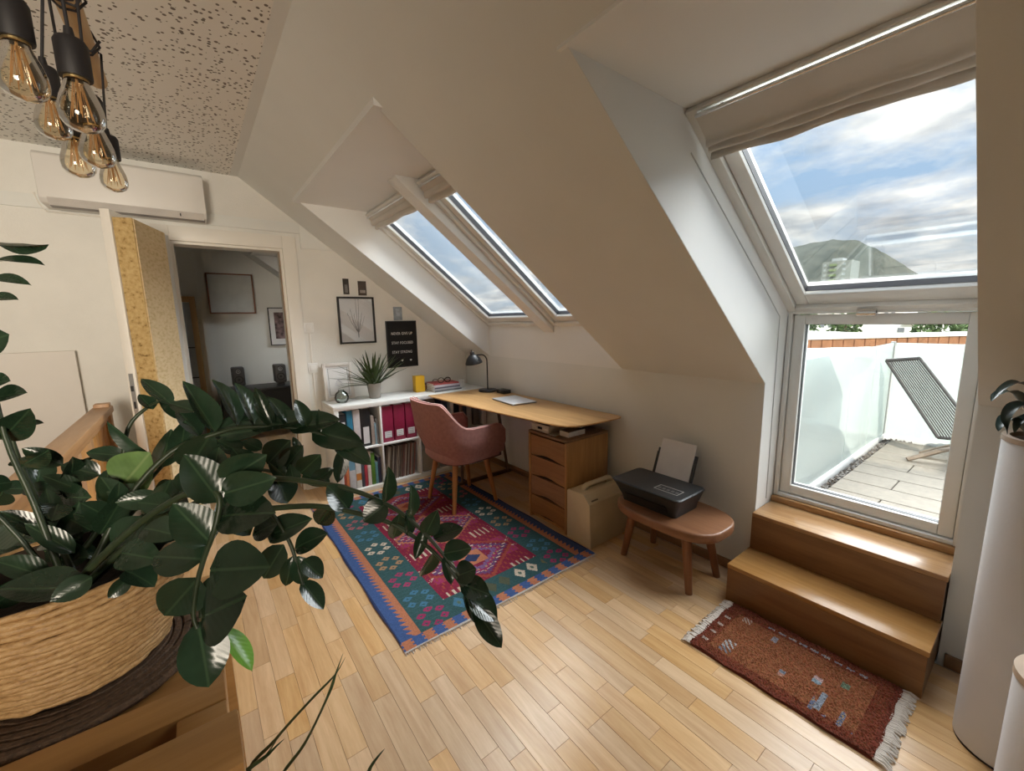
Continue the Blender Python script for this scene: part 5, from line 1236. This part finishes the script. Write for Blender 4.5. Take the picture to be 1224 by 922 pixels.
# white column planters at the right
M['planter'] = plain('planter_white', (.70, .69, .70), .45, var=.015, bmp=.05)
pc = thing('column_planter', 'tall white column planter beside the steps with dark strap leaves', 'planter', (-.33, -3.91, 0))
def hollow(c, r, h, m_, par, nm='planter_body'):
    obj(nm, B().lathe([(0, .0), (r-.006, 0), (r, .006), (r, h-.006), (r-.003, h), (r-.012, h), (r-.014, h-.05), (0, h-.05)], c, 56, cap=False), m_, par, smooth=.6)
hollow((-.33, -3.91, .004), .121, 1.056, M['planter'], pc)
obj('planter_rim', B().lathe([(.1225, 1.048), (.1225, 1.063), (.106, 1.063), (.106, 1.048)], (-.33, -3.91, 0), 56, cap=False), plain('planter_rim_tan', (.48, .38, .30), .6), pc, smooth=.6)
obj('soil', B().lathe([(0, 1.03), (.107, 1.025)], (-.33, -3.91, 0), 24, cap=False), plain('planter_soil', (.04, .03, .02), .95), pc)
obj('planter_foot', B().lathe([(0, 0), (.119, 0), (.119, .004), (0, .004)], (-.33, -3.91, 0), 40, cap=False), M['black'], pc)
M['agave'] = leaf_mat('agave_leaf', (.022, .045, .042), (.05, .085, .075), .38)
for s_ in PLANTER_LEAVES:
    b = B(); ribbon(b, [(-.33+rz.uniform(-.03, .03), -3.91+rz.uniform(-.03, .03), 1.03)]+list(s_[1:]), .042); obj('leaf', b, M['agave'], pc, smooth=1.5, recalc=False)
p2_ = thing('round_bin', 'shorter white round bin with a tan rim in front of the tall planter', 'bin', (-.84, -3.99, 0))
hollow((-.83, -3.992, 0), .105, .60, M['planter'], p2_, 'bin_body')
obj('bin_rim', B().lathe([(.1065, .588), (.1065, .606), (.088, .606), (.088, .588)], (-.83, -3.992, 0), 48, cap=False), plain('bin_rim_tan', (.58, .45, .34), .6), p2_, smooth=.6)

# ================================================================ pendant light: turned pole with wound cords and six amber filament bulbs
pd = thing('pendant_light', 'wooden pole pendant with wound black cords and six amber filament bulbs', 'lamp', (-2.46, -2.45, 2.19))
PX, PZ = -2.463, 2.20
m = wood('pole_wood', (.42, .25, .10), (.62, .42, .20), 'y', .5, 0, .5)
obj('pole', B().tube([(PX, -3.1, PZ), (PX, -2.5, PZ+.004), (PX, -1.955, PZ)], [.024, .026, .023], 14), m, pd, smooth=.8)
M['cord'] = plain('black_cord', (.014, .012, .014), .7); M['socket'] = plain('socket_black', (.012, .010, .011), .6)
for yy in (-2.95, -2.08): obj('hanger', B().tube([(PX, yy, PZ), (PX, yy, ZC+.001)], .003, 6), M['cord'], pd)
M['amber'] = glassy('amber_glass', (.965, .90, .76), .13)
M['filament'] = plain('filament', (.60, .36, .18), .4, .3); M['brass'] = plain('brass', (.55, .40, .18), .35, .9)
bulbs = [(-2.493, -2.763, 1.872), (-2.518, -2.386, 1.929), (-2.431, -2.731, 1.848), (-2.493, -2.34, 1.863), (-2.444, -2.456, 1.862), (-2.449, -2.118, 1.889)]
prof_b = [(.012, .072), (.014, .060), (.0165, .045), (.021, .028), (.0265, .008), (.0305, -.012), (.0320, -.030), (.0305, -.046), (.025, -.058), (.016, -.066), (.006, -.070), (.001, -.0715)]
prof_b = [(r_, z_*.74) for r_, z_ in prof_b]
for i, (bx_, by_, bz_) in enumerate(bulbs):
    bu = obj('bulb', B().lathe(prof_b, (bx_, by_, bz_), 28, cap=False), M['amber'], pd, smooth=1.5, recalc=False)
    k = B()
    for q in range(7):
        a = 2*PI*q/7; a2 = a+.35
        k.tube([(bx_+.006*math.cos(a), by_+.006*math.sin(a), bz_+.030), (bx_+.0165*math.cos(a2), by_+.0165*math.sin(a2), bz_-.032)], .0006, 4)
        k.tube([(bx_+.0165*math.cos(a2), by_+.0165*math.sin(a2), bz_-.032), (bx_+.006*math.cos(a+.9), by_+.006*math.sin(a+.9), bz_+.030)], .0006, 4)
    k.cyl((bx_, by_, bz_+.055), (bx_, by_, bz_-.02), .0022, n=6)
    obj('filament', k, M['filament'], bu)
    sk = obj('socket', B().lathe([(0, .038), (.0225, .038), (.0235, .041), (.0235, .094), (.020, .101), (.008, .105), (.006, .121), (0, .121)], (bx_, by_, bz_), 24, cap=False), M['socket'], pd, smooth=.7)
    obj('socket_collar', B().lathe([(.013, .035), (.017, .035), (.017, .038), (.013, .038)], (bx_, by_, bz_), 20, cap=False), M['brass'], sk)
    top = Vector((bx_, by_, bz_+.119)); y1_ = by_-.02; pts = [top, (top+Vector((PX+(.03 if bx_ > PX else -.03), y1_, PZ)))/2+Vector((0, 0, .0)), Vector((PX+(.03 if bx_ > PX else -.03), y1_, PZ))]
    for w in range(13):
        a = (0 if bx_ > PX else PI)+w*2*PI/6; rr_ = .031+.006*math.sin(w*1.3+i)
        pts.append(Vector((PX+rr_*math.cos(a), y1_-w*.006, PZ+rr_*math.sin(a))))
    obj('cord', B().tube(pts, .0031, 6), M['cord'], pd, smooth=1.2)
# ================================================================ blinds
M['blind'] = plain('blind_linen', (.68, .65, .60), .9, var=.03, bmp=.15, bscale=500)
def blind(label, y0, y1, lo, hi, s0, s1, d, folds, rod):
    lo3 = Vector((lo[0], 0, lo[1])); hi3 = Vector((hi[0], 0, hi[1])); s = (hi3-lo3).normalized(); n = Vector((-s.z, 0, s.x)); n = -n if n.x < 0 else n
    def P(y, a, o_): q = lo3+s*a+n*o_; return (q.x, y, q.z)
    root = thing('roller_blind', label, 'blind', P((y0+y1)/2, s1, -d))
    # cloth: flat above, then stacked folds bulging into the room at its lower edge
    prof = [(s1, -d), (s1-(s1-s0)*.45, -d-.004)]
    k0 = s0+.085 if folds else s0+.03
    for i in range(folds*6+1):
        t_ = i/(folds*6) if folds else 1; prof.append((k0+(s0-k0)*t_, -d-.008-.026*abs(math.sin(t_*PI*folds))*(.5+.5*t_)))
    prof.append((s0-.002, -d+.004)); prof.append((s0+.012, -d+.008))
    ny = 24; vs = []; fs = []
    for j in range(ny+1):
        y = y0+(y1-y0)*j/ny
        for q, (a, o_) in enumerate(prof): vs.append(P(y, a-.006*math.sin(j*.5)*q/len(prof), o_-.003*math.sin(j*.9+q*.7)*(q > 1)))
    m_ = len(prof)
    for j in range(ny):
        for q in range(m_-1): fs.append((j*m_+q, j*m_+q+1, (j+1)*m_+q+1, (j+1)*m_+q))
    obj('blind_cloth', B().add(vs, fs), M['blind'], root, smooth=1.2, recalc=False)
    k = B(); q0 = P(0, s1-.004, -d-.004)
    k.tube([(q0[0], y0+.004, q0[2]), (q0[0], y1-.004, q0[2])], .007, 10)
    obj('head_rail', k, M['alu'], root, smooth=1)
    if rod:
        a0, a1 = P(y0+.10, rod, -d-.012), P(y1-.11, rod, -d-.012)
        rd = obj('ventilation_bar', B().tube([a0, a1], .0085, 12), M['alu'], root, smooth=1)
        for ys_ in ((y0+.085, y0+.10, y0+.125), (y1-.095, y1-.11, y1-.135)): obj('bar_bracket', B().tube([P(ys_[0], rod-.01, -d+.01), P(ys_[1], rod, -d-.012), P(ys_[2], rod, -d-.012)], .006, 8), M['grey_metal'], rd)
blind('pleated linen blind drawn a little way down the terrace roof window', Y1+.008, Y0-.03, BLO, BHI, 1.075, 1.264, .024, 3, 0)
blind('short linen blind at the top of the roof window nearest the far wall', -1.255, TY0-.012, TLO, THI, 1.295, 1.415, .024, 2, 0)
blind('short linen blind at the top of the roof window beyond the boxed rafter', TY1+.012, -1.40, TLO, THI, 1.285, 1.415, .024, 2, 0)

# ================================================================ roof skin, terrace
rs = plain('roof_slate', (.16, .15, .15), .8, var=.2)
def rz_(x): return 1.46-TA*(x)      # outer roof plane
def rcell(b, x0, x1, y0, y1): b.prism([(x0, rz_(x0)), (x1, rz_(x1)), (x1, rz_(x1)+.05), (x0, rz_(x0)+.05)], 'y', y0, y1)
b = B(); Y0_, Y1_, TY0_, TY1_ = Y0+.03, Y1-.03, TY0+.03, TY1-.03
ys = [-6.2, -4.9, Y1_, Y0_, TY1_, TY0_, .15, 2.05, 2.36, 3.0]
for y0, y1 in zip(ys, ys[1:]):
    ym = (y0+y1)/2
    rcell(b, -4.2, -1.16, y0, y1)
    if Y1_ < ym < Y0_: continue
    if TY1_ < ym < TY0_ or 2.05 < ym < 2.36:  # skin kept closed over most of the far-room skylight to dim that room
        rcell(b, .09, 1.3, y0, y1); continue
    if -4.9 < ym < Y1_: rcell(b, -1.16, .24, y0, y1); continue
    rcell(b, -1.16, 1.3, y0, y1)
S('roof', b, rs)
S('wall_terrace', B().box(.27, 1.3, Y0+.035, Y0+.09, .2, 1.2).box(.27, .33, -4.9, Y1-.03, .2, 1.28).box(.27, 1.3, -4.96, -4.9, .2, 1.2), M['reveal'])
terr = S('ground_terrace', B().box(.265, 2.45, -5.0, -2.98, .15, .338), plain('terrace_screed', (.07, .065, .06), .9))
M['paver'] = plain('paver_stone', (.215, .19, .155), .85, var=.10, scale=30, bmp=.2, bscale=180)
row = 0; x = .285
while x < 2.16:
    y = -3.10-(.0 if row % 2 else -.25)*1
    y = -3.105
    first = .245 if row % 2 else .495
    while y > -4.85:
        l = first; first = .5
        obj('paver', B().box(x, x+.214, max(-4.88, y-l)+.003, y-.003, .338, .380), M['paver'], terr, bev=.003, seg=1); y -= l
    x += .221; row += 1
rg = random.Random(8); k = B()
for i in range(900):
    if i < 560: xx, yy = rg.uniform(.30, 2.30), rg.uniform(-3.098, -3.066)
    else: xx, yy = rg.uniform(2.20, 2.33), rg.uniform(-4.2, -3.05)
    r = rg.uniform(.008, .019); a = rg.uniform(0, 6.3); k.M = Matrix.Translation((xx, yy, .338+rg.uniform(.004, .035))) @ Matrix.Rotation(a, 4, (rg.random(), rg.random(), rg.random()+.1))
    k.add([(r, 0, 0), (-r, 0, 0), (0, r*.8, 0), (0, -r*.8, 0), (0, 0, r*.6), (0, 0, -r*.6)], [(0,2,4),(2,1,4),(1,3,4),(3,0,4),(2,0,5),(1,2,5),(3,1,5),(0,3,5)])
gv = obj('gravel', k, plain('gravel_stone', (.16, .145, .13), .85, var=.5, scale=60), kind='stuff', label='strip of loose gravel along the terrace edge', cat='gravel', smooth=1.2)
rl = thing('terrace_balustrade', 'frosted white glass balustrade around the terrace', 'balustrade', (2.36, -3.02, .338))
m, t, p, L = mat('frosted_glass'); p.inputs['Base Color'].default_value = (.66, .71, .69, 1); p.inputs['Roughness'].default_value = .12; p.inputs['Specular IOR Level'].default_value = .5
tr_ = N(t, 'ShaderNodeBsdfTranslucent'); tr_.inputs[0].default_value = (.62, .68, .66, 1); mx = N(t, 'ShaderNodeMixShader'); mx.inputs[0].default_value = .45
L(p.outputs[0], mx.inputs[1]); L(tr_.outputs[0], mx.inputs[2]); L(mx.outputs[0], t.nodes['Material Output'].inputs['Surface'])
M['frost'] = m
for xa, xb in ((.34, 1.235), (1.245, 1.80), (1.81, 2.35)): obj('glass_panel', B().box(xa, xb, -3.034, -3.022, .40, 1.19), M['frost'], rl)
for ya, yb in ((-3.73, -3.045), (-4.45, -3.74), (-4.99, -4.46)): obj('glass_panel', B().box(2.362, 2.374, ya, yb, .40, 1.19), M['frost'], rl)
obj('curb', B().box(.30, 2.39, -3.044, -3.014, .338, .402).box(2.352, 2.384, -4.99, -3.044, .338, .402), M['white'], rl, bev=.003)
obj('corner_post', B().box(2.352, 2.384, -3.040, -3.012, .402, 1.2), M['grey_metal'], rl)
# lounger: slatted back leaning to the left, curved wooden leg
ch = thing('deck_chair', 'folding wooden deck chair with dark slatted back on the terrace', 'deck chair', (1.85, -3.45, .38))
M['teak'] = wood('grey_teak', (.13, .095, .065), (.22, .17, .125), 'x', .6)
M['slat'] = plain('dark_slat', (.045, .042, .042), .6)
At, Bt, Ab = Vector((1.93, -3.075, 1.075)), Vector((1.88, -3.265, 1.108)), Vector((1.80, -3.425, .56))
Bb = Ab+(Bt-At)+Vector((-.02, -.03, 0))
def bar(b, p, q, r): b.tube([p, q], r, 8)
k = B(); bar(k, At, Ab, .011); bar(k, Bt, Bb, .011); bar(k, At, Bt, .013); bar(k, Ab, Bb, .011); obj('back_frame', k, M['slat'], ch, smooth=.8)
for i in range(15):
    f = (i+.5)/15; obj('slat', B().tube([At.lerp(Bt, f), Ab.lerp(Bb, f)], .0048, 5), M['slat'], ch)
side = (Bt-At).normalized()
for off in (0, .46):
    o_ = Vector((.0, -.36, 0))*(off/.46) if off else Vector((0, 0, 0))
    leg = [Vector((1.685, -3.300, .392)), Vector((1.72, -3.36, .425)), Vector((1.77, -3.44, .47)), Vector((1.84, -3.58, .53)), Vector((1.88, -3.80, .62))]
    obj('leg', B().tube([q+Vector((.35*off, -.1*off, 0)) for q in leg], [.020, .022, .021, .02, .02], 8, flat=.7), M['teak'], ch, smooth=1)
obj('leg', B().tube([(1.92, -3.335, .392), (1.90, -3.42, .45), (1.86, -3.60, .56), (1.84, -3.9, .70)], .017, 8), M['teak'], ch, smooth=1)
for i in range(7): obj('seat_slat', B().box(1.62, 2.08, -3.60-i*.055, -3.565-i*.055, .585+i*.012, .600+i*.012), M['teak'], ch)

# ================================================================ neighbourhood
M['render_white'] = plain('render_white', (.80, .78, .75), .9, var=.02)
S('ground', B().box(-1500, 3000, -2500, 2500, -14.2, -14), plain('town_ground', (.20, .22, .16), .95, var=.3, scale=.02))
nr = thing('neighbour_roof', 'neighbouring flat roof with a tiled brown parapet and white coping', 'building', (5.2, -2.4, -14))
P1, P2 = Vector((4.52, -1.68, 0)), Vector((6.74, -3.08, 0)); dd = (P2-P1); P0 = P1-dd*1.6; P3 = P2+dd*1.2
nn = Vector((dd.y, -dd.x, 0)).normalized(); nn = -nn if nn.x < 0 else nn
k = B(); k.add([(*(P0+nn*o_).xy, z_) for o_ in (0, 9) for z_ in (-14, .92)]+[(*(P3+nn*o_).xy, z_) for o_ in (0, 9) for z_ in (-14, .92)], [(0,1,3,2),(4,6,7,5),(0,4,5,1),(2,3,7,6),(1,5,7,3),(0,2,6,4)])
obj('wall', k, M['render_white'], nr)
N_T = 60; tl_ = plain('brown_tile', (.27, .12, .06), .8, var=.25, scale=8)
k0 = (P3-P0)/N_T
for i in range(N_T):
    a = P0+k0*(i+.06); c_ = P0+k0*(i+.94); k = B()
    k.add([(*(q+nn*o_).xy, z_) for q in (a, c_) for o_ in (.0, .04) for z_ in (.96, 1.085)], [(0,1,3,2),(4,6,7,5),(0,4,5,1),(2,3,7,6),(1,5,7,3),(0,2,6,4)]); obj('tile', k, tl_, nr)
k = B(); k.add([(*(q+nn*o_).xy, z_) for q in (P0, P3) for o_ in (-.03, .12) for z_ in (1.086, 1.14)], [(0,1,3,2),(4,6,7,5),(0,4,5,1),(2,3,7,6),(1,5,7,3),(0,2,6,4)]); obj('coping', k, M['render_white'], nr)
def house(name, label, X, ya, yb, z1, m_, wins, wc=(.16, .17, .19), roof=None, depth=10, parts=None):
    r = thing(name, label, 'building', (X, (ya+yb)/2, -14)); obj('wall', B().box(X, X+depth, ya, yb, -14, z1), m_, r)
    wm = plain('win_'+label[:8], wc, .3)
    for (wy, wz, ww, wh) in wins: w_ = obj('window', B().box(X-.12, X-.01, wy, wy+ww, wz, wz+wh), M['render_white'], r); obj('pane', B().box(X-.16, X-.121, wy+ww*.08, wy+ww*.92, wz+wh*.08, wz+wh*.92), wm, w_)
    if roof: obj('roof', B().prism([(ya-.5, z1), (yb+.5, z1), ((ya+yb)/2, z1+roof[0])], 'x', X-.5, X+depth+.5), roof[1], r)
    return r
hz = CP.z; hx0, hy0 = CP.x, CP.y
def D2(sx, X): return hy0+sx*(X-hx0)
# white apartment row seen over the parapet
house('apartment_block', 'cream apartment block with dark windows, leftmost over the parapet', 78, D2(.305, 78), D2(.262, 78), hz+1.1, M['render_white'], [(D2(.27, 78)+i*1.1, hz-1.5-j*1.1+1.5, .7, .6) for i in range(3) for j in range(3)])
house('apartment_block', 'long white block with a window band behind the parapet', 84, D2(.232, 84), D2(.17, 84), hz+.9, M['render_white'], [(D2(.225, 84)-.0-i*1.05, hz-.6, .75, .55) for i in range(3)]+[(D2(.19, 84)-i*.8, hz-.7, .5, .8) for i in range(2)])
house('house', 'low house with a red tiled roof behind the parapet', 70, D2(.176, 70), D2(.140, 70), hz-1.5, M['render_white'], [(D2(.165, 70), hz-2.6, .8, .7)], roof=(.9, plain('red_tiles', (.42, .14, .08), .8)))
house('flat_block', 'pale flat roofed block behind the house with the red roof', 96, D2(.16, 96), D2(.115, 96), hz-.2, M['render_white'], [(D2(.15, 96)-i*1.3, hz-1.3, .8, .6) for i in range(2)])
# tower in front of the hill
tw = house('tower_block', 'tall pale tower block with green balconies before the wooded hill', 300, D2(.298, 300), D2(.252, 300), hz+.100*302, plain('tower_pale', (.24, .26, .25), .9, var=.03), [], depth=16)
gb = plain('tower_green', (.20, .26, .13), .8); gw = plain('tower_window', (.38, .42, .44), .4)
for j in range(14):
    z_ = hz+27.6-j*2.9; yb0 = D2(.2795, 300)
    o = obj('balcony', B().box(298.4, 300, yb0-1.6, yb0+1.6, z_-.2, z_+1.0), gb, tw)
    obj('window_band', B().box(299.7, 299.95, D2(.296, 300)-1.5, D2(.296, 300)-.2, z_, z_+1.3), gw, tw); obj('window_band', B().box(299.7, 299.95, D2(.267, 300)-2, D2(.267, 300)-.5, z_, z_+1.3), gw, tw)
obj('plant_room', B().box(302, 310, D2(.285, 300), D2(.268, 300), hz+30.2, hz+32), gw, tw)
# wooded hill
m, t, p, L = mat('hill_forest_hazed'); f = noise(t, .045, 6); L(ramp(t, f, [(.3, (.050, .060, .055)), (.7, (.095, .105, .09))]), p.inputs['Base Color']); p.inputs['Roughness'].default_value = 1; p.inputs['Specular IOR Level'].default_value = 0  # distance haze is put into these greyed greens
prof_h = [(-900, -10), (-300, -10), (20, 18), (60, 34), (118, 42), (142, 62), (166, 84), (190, 104), (208, 117), (232, 123), (262, 122), (300, 119), (330, 108), (360, 112), (420, 92), (520, 70), (700, 30), (1100, -10)]
def hp(y):
    for (a, za), (b_, zb_) in zip(prof_h, prof_h[1:]):
        if a <= y <= b_: return za+(zb_-za)*(y-a)/(b_-a)
    return -10
rh = random.Random(6)
def hillf(u, v):
    y = -900+2000*u; d = v*2-1; h = (hp(y+CP.y)+12)*math.cos(d*PI/2)**.8-12
    return (900+d*320+(rh.random()-.5)*4, y, h+CP.z*math.cos(d*PI/2)+(rh.random()-.5)*(3.2 if h > 0 else 0))
S('hill', B().grid(hillf, 260, 24), m, smooth=.9)
# trees over the parapet
M['tree'] = plain('tree_green', (.075, .12, .045), .95, var=.5, scale=1.5)
def tree(label, X, sy, top, rad, seed):
    r_ = random.Random(seed); y = D2(sy, X); rt = thing('tree', label, 'tree', (X, y, -14)); zc = top-rad
    obj('trunk', B().tube([(X, y, -14), (X, y, zc)], [.35, .15], 7), plain('bark', (.12, .09, .06), .9), rt)
    k = B()
    for i in range(420):
        a = r_.uniform(0, 2*PI); e = math.asin(r_.uniform(-1, 1)); q = rad*r_.uniform(.55, 1)*(1+.18*math.sin(3*a+seed)); c_ = Vector((X+q*math.cos(a)*math.cos(e), y+q*math.sin(a)*math.cos(e), zc+q*math.sin(e)*.9)); s_ = rad*.16
        v3 = [c_+Vector((r_.uniform(-1, 1), r_.uniform(-1, 1), r_.uniform(-1, 1)))*s_ for _ in range(4)]
        k.add(v3, [(0, 1, 2), (0, 2, 3), (0, 1, 3)])
    o = obj('crown', k, M['tree'], rt, recalc=False); o['kind'] = 'stuff'
tree('small tree at the window frame left of the cream block', 60, .318, hz+.6, 1.6, 1)
tree('round tree between the cream block and the long white block', 66, .250, hz+.5, 1.9, 2)
tree('dark bushy tree beside the pale flat block', 54, .122, hz+.2, 2.0, 3)
tree('broad dark tree at the right edge of the window view', 64, .080, hz+.5, 2.3, 4)

# ================================================================ room beyond the door
M['grey_cloth'] = plain('grey_cloth', (.50, .51, .49), .9, bmp=.1)
apn = thing('acoustic_panel', 'square grey cloth panel in a slim wooden frame on the far room wall', 'panel', (-1.87, 2.70, 1.58))
red = wood('reddish_wood', (.16, .06, .03), (.26, .11, .06), 'x', .5)
obj('panel_frame', B().box(-2.115, -2.10, 2.60, 2.718, 1.585, 2.085).box(-1.635, -1.62, 2.60, 2.718, 1.585, 2.085).box(-2.10, -1.635, 2.60, 2.718, 1.585, 1.60).box(-2.10, -1.635, 2.60, 2.718, 2.07, 2.085), red, apn, bev=.002)
obj('panel_cloth', B().box(-2.10, -1.635, 2.612, 2.70, 1.60, 2.07), M['grey_cloth'], apn)
fp = thing('framed_poster', 'narrow framed abstract print seen through the doorway', 'picture', (-1.30, 2.71, 1.15))
obj('picture_frame', B().box(-1.475, -1.463, 2.695, 2.718, 1.15, 1.665).box(-1.145, -1.133, 2.695, 2.718, 1.15, 1.665).box(-1.463, -1.145, 2.695, 2.718, 1.15, 1.162).box(-1.463, -1.145, 2.695, 2.718, 1.653, 1.665), M['black'], fp)
obj('picture_sheet', B().box(-1.463, -1.145, 2.708, 2.712, 1.162, 1.653), M['sheet'], fp)
obj('print_panel', B().box(-1.405, -1.203, 2.705, 2.7078, 1.24, 1.60), plain('dark_print', (.16, .11, .11), .8, var=.9, scale=18), fp)
dk_ = thing('studio_desk', 'black desk carrying the two monitor speakers beyond the door', 'desk', (-1.6, 2.45, 0))
obj('desk_top', B().box(-2.15, -.95, 2.2, 2.68, .60, .64), M['black'], dk_, bev=.003)
for xx in (-2.12, -1.02): obj('side_panel', B().box(xx, xx+.04, 2.22, 2.66, 0, .60), M['black'], dk_)
obj('back_panel', B().box(-2.08, -1.02, 2.62, 2.64, .05, .60), M['black'], dk_)
sg = plain('speaker_grey', (.075, .075, .075), .5)
def speaker(label, x0, y0, z0):
    r = thing('studio_monitor', label, 'speaker', (x0+.065, y0+.09, z0)); b = B(); w, h, d = .135, .235, .18
    obj('stand_foot', B().box(x0+.03, x0+w-.03, y0+.03, y0+d-.03, z0, z0+.04), M['black'], r); z0 += .04
    obj('enclosure', B().box(x0, x0+w, y0, y0+d, z0, z0+h), sg, r, bev=.018, seg=3)
    def cone(rr, zz, nm, mm): b = B(); b.M = Matrix.Translation((x0+w/2, y0+.001, zz)) @ Matrix.Rotation(PI/2, 4, 'X'); b.lathe([(rr, .0), (rr, .004), (rr*.9, .005), (rr*.55, -.004), (rr*.3, .001), (0, .003)], (0, 0, 0), 24, cap=False); obj(nm, b, mm, r, smooth=.8)
    cone(.049, z0+.080, 'woofer', M['black']); cone(.024, z0+.182, 'tweeter', plain('silver_dome', (.45, .45, .45), .3, .5))
speaker('left grey studio monitor speaker on the black desk beyond the door', -1.985, 2.30, .6402)
speaker('right grey studio monitor speaker partly hidden by the door casing', -1.52, 2.30, .6402)
gcab = thing('glazed_cabinet', 'wood framed glass door cabinet at the left of the far room', 'cabinet', (-2.5, 2.6, 0))
hw = wood('honey_wood', (.30, .16, .06), (.42, .25, .10), 'z', .45)
obj('door_frame', B().box(-2.84, -2.78, 2.53, 2.57, 0, 1.79).box(-2.31, -2.25, 2.53, 2.57, 0, 1.79).box(-2.78, -2.31, 2.53, 2.57, 1.72, 1.79).box(-2.78, -2.31, 2.53, 2.57, 0, .08), hw, gcab, bev=.002)
obj('carcass', B().box(-2.84, -2.82, 2.57, 2.715, 0, 1.79).box(-2.27, -2.25, 2.57, 2.715, 0, 1.79).box(-2.82, -2.27, 2.57, 2.715, 1.77, 1.79), hw, gcab)
fz = plain('frosted_pane', (.36, .38, .40), .25)
for z0, z1 in ((.09, .56), (.575, .80), (.815, 1.17), (1.185, 1.715)): obj('pane', B().box(-2.78, -2.31, 2.545, 2.553, z0, z1), fz, gcab)
for z0 in (.567, .807, 1.177): obj('glazing_bar', B().box(-2.78, -2.31, 2.538, 2.562, z0-.007, z0+.007), M['black'], gcab)
S('trim_5', B().box(-2.20, -2.135, 2.69, 2.72, 0, 2.2), M['plaster'])

# ---------------------------------------------------------------- repeats share a group phrase
GROUPS = {'ring_binder': 'binders in the cube shelf', 'lever_arch_file': 'lever arch files in the cube shelf', 'book': 'books in and on the cube shelf', 'magazine': 'books in and on the cube shelf', 'tree': 'trees beyond the terrace', 'apartment_block': 'blocks beyond the terrace',
          'light_switch': 'switches beside the door', 'roller_blind': 'blinds of the roof windows', 'studio_monitor': 'speakers beyond the door', 'photo_strip': 'cards on the far wall', 'photo_card': 'cards on the far wall', 'postcard': 'cards on the far wall'}
for o in COL.objects:
    if o.parent is None and o.get('category') and not o.get('group'):
        g = GROUPS.get(o.name.split('.')[0])
        if g: o['group'] = g
